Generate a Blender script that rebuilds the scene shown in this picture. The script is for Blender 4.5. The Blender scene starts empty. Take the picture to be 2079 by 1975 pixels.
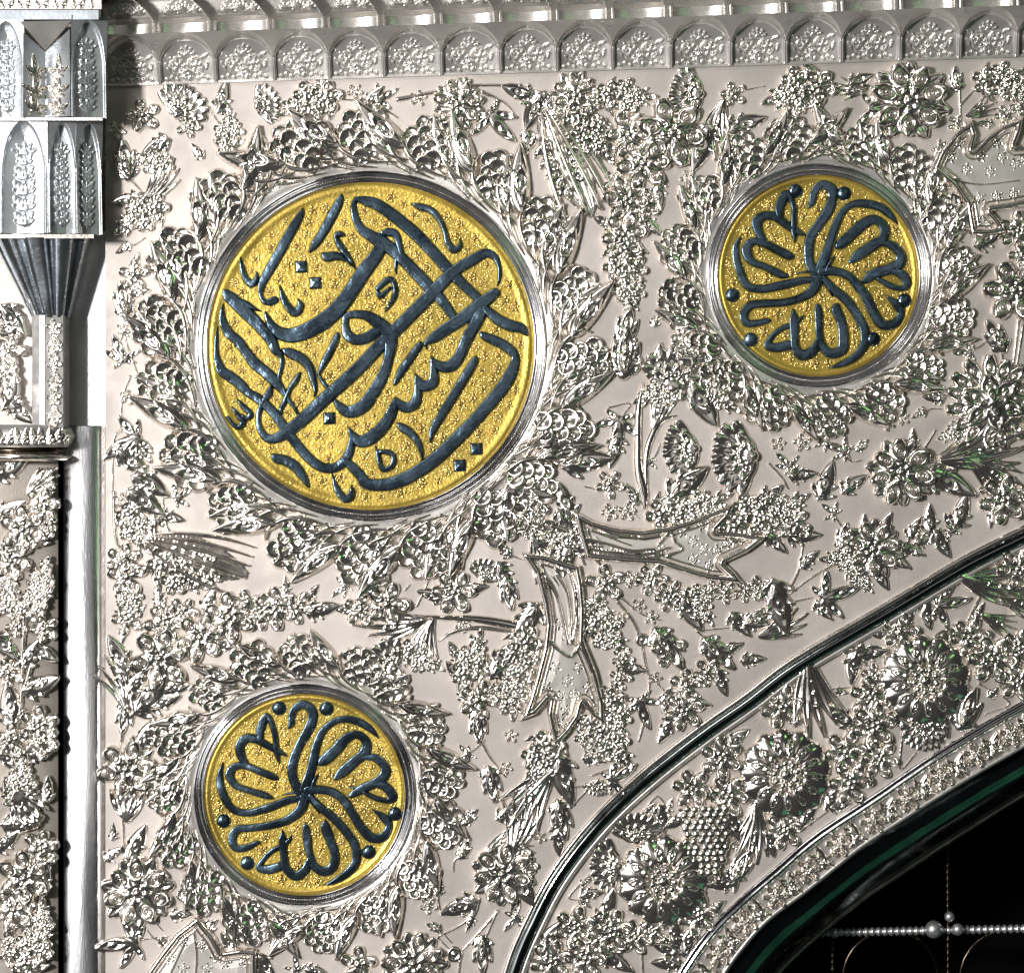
import bpy, math, random
import numpy as np
from mathutils import Vector, Matrix
from mathutils.geometry import tessellate_polygon

random.seed(7); np.random.seed(7)
S = 0.0005                      # metres per unit; one unit is about half a millimetre of silver sheet
CU, CV = 1039.5, 987.5          # centre of the embossed front
DIST = 6400.0                   # viewing distance in units
sc = bpy.context.scene
C = sc.collection

# ------------------------------------------------------------------ camera
cd = bpy.data.cameras.new('camera'); cam = bpy.data.objects.new('camera', cd); C.objects.link(cam)
cam.location = (0, -DIST*S, 0); cam.rotation_euler = (math.pi/2, 0, 0)
cd.sensor_fit = 'HORIZONTAL'; cd.sensor_width = 36.0
cd.lens = 36.0*DIST/2079.0
cd.clip_start = 0.05; cd.clip_end = 60
sc.camera = cam
# ------------------------------------------------------------------ world and lamps
w = bpy.data.worlds.new('World'); sc.world = w; w.use_nodes = True
bg = w.node_tree.nodes['Background']; bg.inputs[0].default_value = (0.014, 0.014, 0.016, 1); bg.inputs[1].default_value = 1.0
def lamp(name, loc, target, sx, sy, power, col=(1, 1, 1)):
    l = bpy.data.lights.new(name, 'AREA'); l.shape = 'RECTANGLE'; l.size = sx; l.size_y = sy
    l.energy = power; l.color = col
    o = bpy.data.objects.new(name, l); C.objects.link(o); o.location = loc
    d = Vector(target)-Vector(loc); o.rotation_euler = d.to_track_quat('-Z', 'Y').to_euler()
    return o
lamp('key_lamp', (-1.60, -2.55, 0.30), (0.0, 0, 0.0), 0.22, 0.22, 80, (1.0, 0.965, 0.93))
lamp('left_highlight_lamp', (-2.4, -3.3, 0.3), (0, 0, 0), 1.6, 1.5, 21, (0.98, 0.98, 1.0))  # added, no window there: puts white reflections on rod and relief
lamp('upper_lamp', (-1.2, -2.2, 1.8), (0, 0, 0), 0.9, 0.4, 14, (1.0, 0.97, 0.94))
lamp('low_left_lamp', (-2.6, -1.6, -0.4), (-.2, 0, 0), 0.6, 1.5, 6, (0.96, 0.98, 1.0))
lamp('front_fill_lamp', (0.5, -4.7, 0.6), (0, 0, 0), 1.6, 1.1, 3.0, (1.0, 0.95, 0.90))  # added fill behind the camera, lifts flat silver to mid grey
lamp('green_lamp', (1.3, -2.1, 1.3), (0.2, 0, 0), 0.6, 0.35, 1.3, (0.42, 1.0, 0.35))
lamp('green_streak_lamp', (1.5, -1.1, -1.9), (0.4, 0, -.4), 0.9, 0.7, 0.42, (0.16, 0.80, 0.42))  # added, no carpet there: reflects as a green streak in the reveal
vs = sc.view_settings; vs.view_transform = 'Standard'; vs.look = 'None'; vs.exposure = 0.0; vs.gamma = 1.0
vs.use_curve_mapping = False

# ------------------------------------------------------------------ materials
def mat(name, base, metallic, rough, bump=0.0, bscale=200.0, rvar=0.0, cvar=0.0, cscale=12.0, wav=0.0, wscale=30.0, spec=0.5, aniso=None):
    m = bpy.data.materials.new(name); m.use_nodes = True
    nt = m.node_tree; b = nt.nodes['Principled BSDF']
    b.inputs['Base Color'].default_value = (*base, 1); b.inputs['Metallic'].default_value = metallic
    b.inputs['Roughness'].default_value = rough; b.inputs['Specular IOR Level'].default_value = spec
    geo = nt.nodes.new('ShaderNodeNewGeometry')
    def noise(scale, detail=4, vec=None):
        n = nt.nodes.new('ShaderNodeTexNoise'); n.inputs['Scale'].default_value = scale; n.inputs['Detail'].default_value = detail
        nt.links.new(vec if vec is not None else geo.outputs['Position'], n.inputs['Vector']); return n.outputs['Fac']
    pos = None
    if aniso:
        mp = nt.nodes.new('ShaderNodeMapping'); mp.inputs['Scale'].default_value = aniso
        nt.links.new(geo.outputs['Position'], mp.inputs['Vector']); pos = mp.outputs['Vector']
    if cvar:
        r = nt.nodes.new('ShaderNodeMapRange'); r.inputs['From Min'].default_value = 0.3; r.inputs['From Max'].default_value = 0.7
        r.inputs['To Min'].default_value = 1-cvar; r.inputs['To Max'].default_value = 1+cvar
        nt.links.new(noise(cscale, 6, pos), r.inputs['Value'])
        mx = nt.nodes.new('ShaderNodeVectorMath'); mx.operation = 'SCALE'; mx.inputs[0].default_value = base
        nt.links.new(r.outputs['Result'], mx.inputs['Scale']); nt.links.new(mx.outputs['Vector'], b.inputs['Base Color'])
    if rvar:
        r = nt.nodes.new('ShaderNodeMapRange'); r.inputs['From Min'].default_value = 0.3; r.inputs['From Max'].default_value = 0.7
        r.inputs['To Min'].default_value = max(0.03, rough-rvar); r.inputs['To Max'].default_value = rough+rvar
        nt.links.new(noise(35, 5, pos), r.inputs['Value']); nt.links.new(r.outputs['Result'], b.inputs['Roughness'])
    last = None
    for st, scl, dist in ((wav, wscale, 0.004), (bump, bscale, 0.0006)):
        if st:
            bn = nt.nodes.new('ShaderNodeBump'); bn.inputs['Strength'].default_value = st; bn.inputs['Distance'].default_value = dist
            nt.links.new(noise(scl, 3, pos), bn.inputs['Height'])
            if last: nt.links.new(last, bn.inputs['Normal'])
            last = bn.outputs['Normal']
    if last: nt.links.new(last, b.inputs['Normal'])
    return m
M_PLATE = mat('matte_silver', (0.565, 0.520, 0.484), 0.35, 0.46, bump=0.55, bscale=1100, rvar=0.08, cvar=0.17, cscale=11, wav=0.11, wscale=30, spec=0.4)
M_SILVER = mat('polished_silver', (0.92, 0.865, 0.80), 0.96, 0.18, bump=0.05, bscale=420, rvar=0.08, cvar=0.12, cscale=60)
M_LEAFSHEET = mat('frosted_leaf_silver', (0.66, 0.625, 0.59), 0.45, 0.36, bump=0.4, bscale=900, rvar=0.08, cvar=0.14, cscale=30)
M_CAP = mat('engraved_blue_silver', (0.60, 0.63, 0.66), 0.72, 0.30, bump=0.3, bscale=400, rvar=0.10, cvar=0.2, cscale=40)
M_PALM = mat('satin_silver', (0.80, 0.77, 0.735), 0.80, 0.27, bump=0.25, bscale=600, rvar=0.07, cvar=0.10, cscale=40)
M_STRIP = mat('bright_silver_strip', (0.86, 0.87, 0.88), 0.85, 0.34, bump=0.12, bscale=300, cvar=0.08, cscale=25)
M_ROD = mat('burnished_silver_rod', (0.84, 0.85, 0.87), 1.0, 0.26, bump=0.25, bscale=700, rvar=0.08, cvar=0.10, cscale=20, wav=0.05, wscale=18, aniso=(1, 1, 0.12))
M_MIRROR = mat('mirror_silver', (0.80, 0.80, 0.80), 1.0, 0.12, rvar=0.05, wav=0.18, wscale=24)
M_DARKSILVER = mat('dark_silver', (0.40, 0.37, 0.34), 1.0, 0.30, bump=0.3, bscale=300, cvar=0.3, cscale=40)  # dark base colour; on the recess and shaft facet it stands for shade
M_BLUE = mat('blue_grey_silver', (0.40, 0.44, 0.48), 0.50, 0.46, bump=0.3, bscale=300, rvar=0.10, cvar=0.22, cscale=25, wav=0.10, wscale=30)
M_BELL = mat('fluted_silver', (0.50, 0.54, 0.58), 0.95, 0.26, bump=0.4, bscale=260, rvar=0.08, cvar=0.25, cscale=40)
M_FRIEZE = mat('frosted_silver', (0.68, 0.655, 0.63), 0.68, 0.33, bump=0.35, bscale=600, rvar=0.08, cvar=0.16, cscale=26)
M_PILASTER = mat('shaded_silver_ground', (0.40, 0.365, 0.325), 0.4, 0.45, bump=0.5, bscale=600, cvar=0.2, cscale=20)  # the column's self-shading is put into this darker base colour
M_GOLD = mat('stippled_gold', (0.54, 0.39, 0.078), 0.62, 0.38, bump=1.0, bscale=360, rvar=0.12, cvar=0.36, cscale=14, wav=0.12, wscale=24)
M_GOLDHI = mat('burnished_gold', (0.86, 0.66, 0.25), 0.9, 0.22, bump=0.2, bscale=500)
M_INK = mat('slate_blue_enamelled_metal', (0.115, 0.172, 0.228), 0.92, 0.22, bump=0.35, bscale=500, rvar=0.10, cvar=0.45, cscale=24, wav=1.0, wscale=22)
M_DARK = mat('blackened_metal', (0.07, 0.055, 0.04), 1.0, 0.22, bump=0.1, bscale=200, wav=0.2, wscale=20)
M_ROLL = mat('dark_reflection_moulding', (0.20, 0.225, 0.22), 1.0, 0.13, wav=0.25, wscale=16, rvar=0.05)  # silver roll; reflections of the dark room are put into the base colour
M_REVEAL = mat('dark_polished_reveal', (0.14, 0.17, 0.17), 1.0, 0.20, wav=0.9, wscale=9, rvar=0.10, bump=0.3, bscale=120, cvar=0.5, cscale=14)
M_VOID = mat('shade_black', (0.004, 0.004, 0.004), 0.0, 0.9, spec=0.0)  # near-black colour stands in for the darkness of opening and gap

# ------------------------------------------------------------------ helpers
def P(u, v, d=0.0):
    k = (1-d/DIST)*S
    return Vector(((u-CU)*k, -d*S, (CV-v)*k))
def link(name, me, m=None, parent=None, loc=None, rot=0.0, scale=None, label=None, cat=None, group=None, kind=None):
    o = bpy.data.objects.new(name, me); C.objects.link(o)
    if me is not None and m is not None and not me.materials: me.materials.append(m)
    if parent: o.parent = parent
    if loc is not None: o.location = loc
    if rot: o.rotation_euler = (0, -math.radians(rot), 0)
    if scale is not None: o.scale = scale
    if label: o['label'] = label
    if cat: o['category'] = cat
    if group: o['group'] = group
    if kind: o['kind'] = kind
    return o
def mesh(name, V, F, smooth=True):
    me = bpy.data.meshes.new(name)
    me.from_pydata([tuple(v) for v in V], [], [tuple(f) for f in F]); me.update()
    if smooth: me.polygons.foreach_set('use_smooth', [True]*len(me.polygons))
    return me
def grid(x0, x1, y0, y1, res=1.5):
    xs = np.arange(x0, x1+res, res); ys = np.arange(y0, y1+res, res)
    return np.meshgrid(xs, ys)
def hmesh(name, X, Y, H, floor=-2.5, cut=-1.2):
    """height field -> mesh in metres; X right, Y up, H towards the viewer; keeps only what stands above the sheet"""
    H = np.maximum(H, floor); ny, nx = H.shape
    q = np.maximum(np.maximum(H[:-1, :-1], H[1:, :-1]), np.maximum(H[:-1, 1:], H[1:, 1:])) > cut
    idx = np.arange(ny*nx).reshape(ny, nx)
    jj, ii = np.nonzero(q)
    F = np.stack([idx[jj, ii], idx[jj, ii+1], idx[jj+1, ii+1], idx[jj+1, ii]], 1)
    used = np.unique(F); remap = np.full(ny*nx, -1); remap[used] = np.arange(len(used)); F = remap[F]
    co = np.stack([X.ravel()[used]*S, -H.ravel()[used]*S, Y.ravel()[used]*S], 1).astype(np.float32)
    me = bpy.data.meshes.new(name)
    me.vertices.add(len(co)); me.vertices.foreach_set('co', co.ravel())
    me.loops.add(F.size); me.loops.foreach_set('vertex_index', F.ravel().astype(np.int32))
    me.polygons.add(len(F)); me.polygons.foreach_set('loop_start', np.arange(0, F.size, 4, dtype=np.int32))
    me.polygons.foreach_set('use_smooth', np.ones(len(F), dtype=bool))
    me.update(calc_edges=True); me.validate()
    return me
OUT = -40.0
def local(X, Y, cx, cy, ang):
    a = math.radians(ang); c, s = math.cos(a), math.sin(a)
    dx, dy = X-cx, Y-cy
    return dx*c+dy*s, -dx*s+dy*c
def prof(d, h, rim=0.0, p=0.5):
    i = np.clip(1-d*d, 0, None)**p*h
    if rim: i = i - rim*h*np.exp(-((d-0.62)/0.2)**2)
    return np.where(d < 1, i, (1-d)*h*2.0)
def ball(X, Y, cx, cy, r, h=None, base=0.0):
    d = np.hypot(X-cx, Y-cy)/r
    return np.where(d < 1, base+np.sqrt(np.clip(1-d*d, 0, None))*(h or r), np.where(d < 1.3, base*0+(1-d)*r*2+base*np.clip((1.3-d)/0.3, 0, 1), OUT))
def petal(X, Y, cx, cy, ang, L, W, h, point=0.0, scoop=0.35, boss=0.5, tilt=0.0, base=0.0, curve=0.0, ribs=0, vein=0.0):
    """rounded or pointed petal with a raised rim, a hollow and a small boss"""
    u, v = local(X, Y, cx, cy, ang)
    t = u/L
    v = v-curve*L*(np.clip(t, 0, 1.2)**2)
    tc = np.clip(t, 1e-3, 1-1e-3)
    round_w = np.sqrt(np.clip(1-(2*tc-1.08)**2/1.17, 0.0, None))*(0.72+0.42*tc)
    point_w = (tc**0.55)*((1-tc)**0.85)*1.95
    wd = W*((1-point)*round_w+point*point_w)+0.35
    d = np.abs(v)/wd
    dd = np.maximum(d, np.where(t > 1, 1+(t-1)*4, np.where(t < 0, 1-t*4, 0)))
    H = np.clip(1-dd**2.4, 0, None)**0.55
    e = np.hypot((t-0.56)/0.30, v/(W*0.62))
    H = H*(1-scoop*np.clip(1-e*e, 0, 1)) + boss*scoop*1.5*np.clip(1-(e/0.48)**2, 0, 1)
    if ribs: H = H*(0.80+0.20*np.cos(ribs*math.pi*v/np.maximum(wd, 2)))
    if vein: H = H-vein*np.exp(-(v/(0.10*W+0.8))**2)*np.clip(1-np.abs(2*t-1), 0, 1)**0.3
    H = h*H*(1+tilt*(t-0.5))+base*np.clip((1-dd)*6, 0, 1)
    return np.where(dd < 1, H, np.maximum((1-dd)*h*2.2, OUT))
def mx(*a):
    r = a[0]
    for b in a[1:]: r = np.maximum(r, b)
    return r
def smooth_path(pts, step=1.2):
    """Catmull-Rom through (x, y, width) points"""
    p = np.array(pts, float)
    p = np.vstack([2*p[0]-p[1], p, 2*p[-1]-p[-2]]); out = []
    for i in range(1, len(p)-2):
        n = max(2, int(np.hypot(*(p[i+1]-p[i])[:2])/step)); t = np.linspace(0, 1, n, endpoint=False)[:, None]
        a, b, c, d = p[i-1], p[i], p[i+1], p[i+2]
        out.append(0.5*((2*b)+(-a+c)*t+(2*a-5*b+4*c-d)*t**2+(-a+3*b-3*c+d)*t**3))
    out.append(p[-2:-1]); return np.vstack(out)
def stroke_field(X, Y, path, ext=5.0):
    f = np.full(X.shape, OUT); x0, y0 = X[0, 0], Y[0, 0]; res = X[0, 1]-X[0, 0]; ny, nx = X.shape
    for x, y, wd in path:
        r = max(wd, 1.0)/2; R = r+ext
        i0, i1 = max(0, int((x-R-x0)/res)), min(nx, int((x+R-x0)/res)+2)
        j0, j1 = max(0, int((y-R-y0)/res)), min(ny, int((y+R-y0)/res)+2)
        if i0 >= i1 or j0 >= j1: continue
        s = (slice(j0, j1), slice(i0, i1))
        f[s] = np.maximum(f[s], r-np.hypot(X[s]-x, Y[s]-y))
    return f
def stroke_mesh(name, paths, h, flat=None, res=1.3, ripple=0.0):
    """raised stroke(s): paths in units, y up, centred on their own middle; returns mesh and centre"""
    allp = np.vstack(paths); c = (allp[:, :2].max(0)+allp[:, :2].min(0))/2
    m = allp[:, 2].max()/2+8; lo = allp[:, :2].min(0)-c-m; hi = allp[:, :2].max(0)-c+m
    X, Y = grid(lo[0], hi[0], lo[1], hi[1], res)
    f = np.full(X.shape, OUT)
    for p in paths:
        q = p.copy(); q[:, :2] -= c; f = np.maximum(f, stroke_field(X, Y, q))
    if flat:     # flat top with a rounded shoulder
        t = np.clip(f/flat, 0, 1); H = h*np.sqrt(1-(1-t)**2)+np.clip(f, 0, 12)*0.05
    else:        # round-backed
        t = np.clip(f/(allp[:, 2].max()/2+0.3), 0, 1); H = max(h, allp[:, 2].max()*.42)*np.sqrt(np.clip(1-(1-np.minimum(t, 1))**2, 0, 1))
    H = np.where(f > 0, H, f*2.5)
    return hmesh(name, X, Y, H), c

# ------------------------------------------------------------------ embossed motif library (every mesh shared by its copies)
LIB = {}
def lib(kind, variant, maker):
    if (kind, variant) not in LIB: LIB[(kind, variant)] = maker(variant)
    return LIB[(kind, variant)]
def jit(r, a): return 1+a*(r.random()*2-1)
def m_flower(v, n, R, h, beads, pointed):
    r = random.Random(v*31+n*7+int(R)); X, Y = grid(-R-6, R+6, -R-6, R+6, max(1.1, R/46)); H = np.full(X.shape, OUT); off = r.random()*60
    if pointed:
        for k in range(n): H = mx(H, petal(X, Y, 0, 0, off+(k+.5)*360/n, R*jit(r, .05), R*.34, h*.55, point=.6, scoop=.2, vein=.15))
    for k in range(n):
        a = off+k*360/n+r.uniform(-4, 4); rr = R*(.92 if pointed else 1)*jit(r, .07)
        H = mx(H, petal(X, Y, math.cos(math.radians(a))*R*.16, math.sin(math.radians(a))*R*.16, a, rr*.83, R*min(.36, 2.05/n), h*jit(r, .08), point=.12+.3*pointed*r.random(), scoop=.62, boss=.75, tilt=.35))
    cb = R*.13
    H = mx(H, ball(X, Y, 0, 0, R*.30, h*.45, 0))
    if beads:
        for k in range(beads): a = k*2*math.pi/beads+r.random()*.3; H = mx(H, ball(X, Y, math.cos(a)*R*.24, math.sin(a)*R*.24, cb, cb*1.0, h*.52))
        H = mx(H, ball(X, Y, 0, 0, cb*1.05, cb*1.1, h*.66))
    else: H = mx(H, ball(X, Y, 0, 0, R*.2, R*.2, h*.5))
    return hmesh('flower', X, Y, H)
def m_rosette(v):
    R = 78; X, Y = grid(-R-6, R+6, -R-6, R+6, 1.2); rr = np.hypot(X, Y); th = np.arctan2(Y, X); n = 13
    edge = R*(1+.035*np.cos(n*th)); d = rr/edge
    H = 24*np.clip(1-d**3.2, 0, None)**.5*(0.80+.20*np.abs(np.cos(n*th/2))**.6)
    H -= 9*np.exp(-((d-.30)/.09)**2)
    for k in range(n):
        a = (k+.5)*2*math.pi/n+math.pi/n*0
        H = np.where(d < 1, mx(H, petal(X, Y, math.cos(a)*R*.36, math.sin(a)*R*.36, math.degrees(a), R*.42, 7.5, 9, point=.3, scoop=.5, boss=.4)+19*np.clip((1-d)*3, 0, 1)*(petal(X, Y, math.cos(a)*R*.36, math.sin(a)*R*.36, math.degrees(a), R*.42, 7.5, 9) > 0)), H)
    for k in range(n*3):
        a = k*2*math.pi/(n*3); H = mx(H, ball(X, Y, math.cos(a)*R*.90, math.sin(a)*R*.90, 4.2, 4.2, 8.5))
    for k in range(9):
        a = k*2*math.pi/9; H = mx(H, ball(X, Y, math.cos(a)*R*.25, math.sin(a)*R*.25, 6.2, 7, 20))
    H = mx(H, ball(X, Y, 0, 0, 10, 9, 22)); H = np.where(d >= 1, (1-d)*90, H)
    return hmesh('rosette', X, Y, H)
def m_peony(v):
    R = 80; X, Y = grid(-R-6, R+6, -R-6, R+6, 1.4); H = np.full(X.shape, OUT); r = random.Random(v)
    for k in range(15):
        a = k*24+r.uniform(-4, 4); H = mx(H, petal(X, Y, 30*math.cos(math.radians(a)), 30*math.sin(math.radians(a)), a, 48*jit(r, .08), 13, 13, point=.1, scoop=.6, boss=.9))
    for k in range(6):
        a = k*60+20; H = mx(H, petal(X, Y, 0, 0, a, 50*jit(r, .08), 19, 15, point=.25, scoop=.5, boss=.5, base=6, vein=.2))
    for k in range(4):
        a = k*90+50; H = mx(H, petal(X, Y, 0, 0, a, 24, 10, 8, point=.5, base=20))
    return hmesh('peony', X, Y, mx(H, ball(X, Y, 0, 0, 7, 6, 24)))
def m_leaf(v):
    c = (0, .16, -.16)[v % 3]; L, W = 70, 20; X, Y = grid(-5, L+6, -W-22, W+22, 1.0); r = random.Random(v)
    H = petal(X, Y, 0, 0, 0, L, W, 9, point=.8, scoop=.10, boss=0, curve=c)
    for sg in (-1, 1):
        for k in range(2): H = mx(H, petal(X, Y, 4+k*16, sg*1.5, sg*(50-k*10), 27-k*4, 6.5, 9, point=.6, scoop=.25, boss=0))
    H = mx(H, petal(X, Y, 9, 0, c*30, L*.60, W*.56, 12, point=.65, scoop=.62, boss=.45, curve=c))
    return hmesh('leaf', X, Y, H)
def m_lance(v):
    c = (.28, -.28, .12)[v % 3]; L, W = 120, 24; X, Y = grid(-5, L+8, -W-46, W+46, 1.3); r = random.Random(v)
    H = np.full(X.shape, OUT)
    for k in range(5):
        o = (k-2); H = mx(H, petal(X, Y, 0, o*1.5, o*7, L*(1-.11*abs(o))*jit(r, .06), 8.5, 13-1.5*abs(o), point=.75, scoop=.4, boss=0, curve=c+o*.06, vein=.12))
    for k in range(3): H = mx(H, ball(X, Y, L*(.30+.14*k), c*L*(.30+.14*k)**2+2, 3.2, 3.2, 9))
    return hmesh('feathered_leaf', X, Y, H)
def m_bud(v):
    X, Y = grid(-40, 40, -8, 80, 1.2); r = random.Random(v)
    H = mx(petal(X, Y, 0, 6, 90, 66, 15, 13, point=.6, scoop=.55, boss=.7), petal(X, Y, -2, 4, 118, 50, 11, 9, point=.75, scoop=.3, curve=-.18), petal(X, Y, 2, 4, 62, 50, 11, 9, point=.75, scoop=.3, curve=.18))
    H = mx(H, petal(X, Y, 0, 2, 145, 26, 7, 8, point=.5), petal(X, Y, 0, 2, 35, 26, 7, 8, point=.5), ball(X, Y, 0, 5, 9, 10), petal(X, Y, 0, 10, 90, 30, 6, 12, base=8, point=.4))
    return hmesh('bud', X, Y, H)
def m_tulip(v):
    X, Y = grid(-44, 44, -8, 80, 1.2); H = ball(X, Y, 0, 6, 10, 10)
    for a, l, wd, cc in ((90, 70, 13, 0), (112, 66, 11, -.2), (68, 66, 11, .2), (136, 60, 9, -.3), (44, 60, 9, .3)):
        H = mx(H, petal(X, Y, 0, 2, a, l, wd, 12, point=.7, scoop=.5, boss=.4, curve=cc, vein=.1))
    for k in range(5): H = mx(H, ball(X, Y, (k-2)*8, 68-abs(k-2)*3, 4, 4, 5))
    return hmesh('tulip', X, Y, H)
def m_sprig(v):
    X, Y = grid(-46, 46, -30, 66, 1.2); r = random.Random(v); H = ball(X, Y, 0, 0, 8, 9)
    for a, l in ((88+r.uniform(-8, 8), 60), (150, 44), (28, 44), (205, 28), (-25, 28)):
        H = mx(H, petal(X, Y, 0, 0, a, l, l*.24, 10, point=.75, scoop=.45, boss=.6, curve=r.uniform(-.15, .15), vein=.1))
    return hmesh('sprig', X, Y, H)
def m_spray(v):
    """tapering head of overlapping small blossoms ending in a bud"""
    X, Y = grid(-48, 48, -12, 132, 1.2); r = random.Random(v+3); H = np.full(X.shape, OUT)
    for a, c in ((142, -.2), (38, .2), (165, -.25), (15, .25)): H = mx(H, petal(X, Y, 0, 10, a, 50, 12, 9, point=.8, curve=c, scoop=.3, vein=.15))
    H = mx(H, petal(X, Y, 0, 84, 90, 46, 13, 12, point=.75, scoop=.5, boss=.7), petal(X, Y, -3, 82, 122, 32, 8, 9, point=.7), petal(X, Y, 3, 82, 58, 32, 8, 9, point=.7))
    for cx, cy, q, z in ((-3, 22, 31, 3), (-15, 60, 25, 1), (17, 56, 26, 3), (2, 84, 20, 2)):
        o = r.uniform(0, 72); cx += r.uniform(-3, 3); cy += r.uniform(-3, 3)
        for k in range(5):
            a = o+k*72; ar = math.radians(a)
            H = mx(H, petal(X, Y, cx+math.cos(ar)*q*.16, cy+math.sin(ar)*q*.16, a, q*.84, q*.43, 13, point=.08, scoop=.58, boss=.5, tilt=.3, base=z))
        H = mx(H, ball(X, Y, cx, cy, q*.26, 6, 6+z))
    return hmesh('blossom_spray', X, Y, H)
def m_half(v):
    X, Y = grid(-62, 62, -14, 78, 1.3); r = random.Random(v); H = np.full(X.shape, OUT); n = 9
    for k in range(n):
        a = 90+(k-(n-1)/2)*17; H = mx(H, petal(X, Y, 0, 4, a, 66*jit(r, .06), 12, 9, point=.02, scoop=.25, boss=.3, tilt=.2))
    for k in range(5):
        a = 90+(k-2)*30; H = mx(H, petal(X, Y, 0, 2, a, 42, 9, 10, point=.3, scoop=.5, boss=.8, base=6))
    H = mx(H, petal(X, Y, 0, 0, 172, 46, 10, 9, point=.8, curve=-.3), petal(X, Y, 0, 0, 8, 46, 10, 9, point=.8, curve=.3))
    for k in range(7):
        a = math.radians(90+(k-3)*20); H = mx(H, ball(X, Y, 20*math.cos(a), 20*math.sin(a)+4, 3.6, 4, 14))
    return hmesh('half_flower', X, Y, mx(H, ball(X, Y, 0, 2, 9, 9, 8)))
def m_tear(v):
    L, W = 200, 46; X, Y = grid(-6, L+8, -W-26, W+30, 1.4)
    H = petal(X, Y, 0, 0, 0, L, W, 7, point=.8, scoop=.12, boss=0, ribs=7)
    for o, c, wd, z in ((20, -.04, 5, 15), (10, -.02, 5.5, 16), (-4, .02, 6, 17), (-26, .10, 7, 15), (30, -.10, 5, 12)):
        H = mx(H, petal(X, Y, 2, o*.25, o*.9, L*.97, wd, z, point=.55, scoop=.1, boss=0, curve=-o*.0085, base=1))
    for k in range(6): H = mx(H, petal(X, Y, 46+k*18, -14-5*math.sin(k*.6), -35+random.Random(k).uniform(-15, 15), 24, 9, 14, point=.3, scoop=.6, boss=.9))
    for k in range(6): H = mx(H, petal(X, Y, 34+k*20, -30+k*1.5, -52, 28, 7.5, 10, point=.8, scoop=.3))
    for k in range(4): H = mx(H, petal(X, Y, 50+k*22, 10-k*2, 8, 22, 6, 12, point=.4, scoop=.5, boss=.6))
    return hmesh('plume_leaf', X, Y, H)
def m_grapes(v):
    X, Y = grid(-44, 44, -10, 125, 1.2); r = random.Random(5); H = np.full(X.shape, OUT)
    for y in range(6, 116, 10):
        wd = 30*math.sin(min(1, (124-y)/70)*math.pi/2)
        for k in range(max(1, int(wd*2/10.5)+1)):
            n = max(1, int(wd*2/10.5)); x = -wd+2*wd*k/max(1, n)+(5 if (y//10) % 2 else 0)-2
            H = mx(H, ball(X, Y, x+r.uniform(-1, 1), y+r.uniform(-1, 1), 6.4, 6.5, 3+9*math.cos(x/34)))
    return hmesh('bunch_of_grapes', X, Y, H)
def m_floret(v):
    X, Y = grid(-17, 17, -17, 17, 1.2); H = ball(X, Y, 0, 0, 3.4, 3.6)
    n = 6 if v % 2 == 0 else 5
    for k in range(n):
        a = k*360/n+v*9; H = mx(H, petal(X, Y, 3*math.cos(math.radians(a)), 3*math.sin(math.radians(a)), a, 10.5, 3.9, 4.2, point=.15, scoop=.5, boss=.2))
    return hmesh('floret', X, Y, H)
def m_boss(v):
    X, Y = grid(-18, 18, -18, 18, 1.2); d = np.hypot(X, Y)
    H = np.where(d < 15, 7*np.clip(1-((d-10)/5)**2, 0, 1)**.5, (15-d)*3); return hmesh('boss', X, Y, mx(H, ball(X, Y, 0, 0, 6.5, 8)))
def m_wleaf(v):
    L, W = 118, 27; X, Y = grid(-8, L+8, -W-14, W+46, 1.3)
    H = petal(X, Y, 0, 0, 0, L, W, 17, point=.95, scoop=.1, boss=0, curve=.20, vein=.05)
    H = mx(H, petal(X, Y, 12, 2, 6, 72, 17, 15, point=.85, scoop=.85, boss=0, curve=.10, base=7))
    for k in range(4): H = mx(H, petal(X, Y, 24+k*9, 1+k*.8, 16-k*9, 30, 3.2, 8, point=.7, base=9, boss=0))
    for k in range(3): H = mx(H, petal(X, Y, 18+k*20, -10+k*4, -46, 34, 7, 9, point=.75, scoop=.3))
    return hmesh('wreath_leaf', X, Y, H)
def m_scales(v):
    """imbricated fan of hollow scales, each with a small eyelet"""
    X, Y = grid(-62, 60, -28, 84, 1.2); r = random.Random(v*5+1); H = np.full(X.shape, OUT)
    rows = ((60, (-26, 0, 24)), (41, (-40, -13, 13, 37)), (20, (-28, -2, 24)), (1, (-14, 11)), (-14, (0,)))
    for ri, (y, xs) in enumerate(rows):
        for x in xs:
            q = 16.5*jit(r, .16); cx, cy = x+r.uniform(-3, 3), y+r.uniform(-3, 3)-abs(x)*.12
            ca = math.radians(90-x*.8+r.uniform(-10, 10)); e = ((X-cx)*math.cos(ca)+(Y-cy)*math.sin(ca))/q
            d = np.hypot(X-cx, Y-cy)/q*(1-.06*e)
            h = 9.5+5.5*e+ri*2.4
            sc_ = np.where(d < 1, h*np.clip(1-d**5, 0, 1)**.5-8.5*np.clip(1-(d/.84)**2, 0, 1)**.75, (1-d)*40)
            ex, ey = cx-math.cos(ca)*4.5, cy-math.sin(ca)*4.5
            H = mx(H, sc_, ball(X, Y, ex, ey, 4.4, 5.0, ri*2.4+1.2))
    return hmesh('scale_cluster', X, Y, H)
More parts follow.
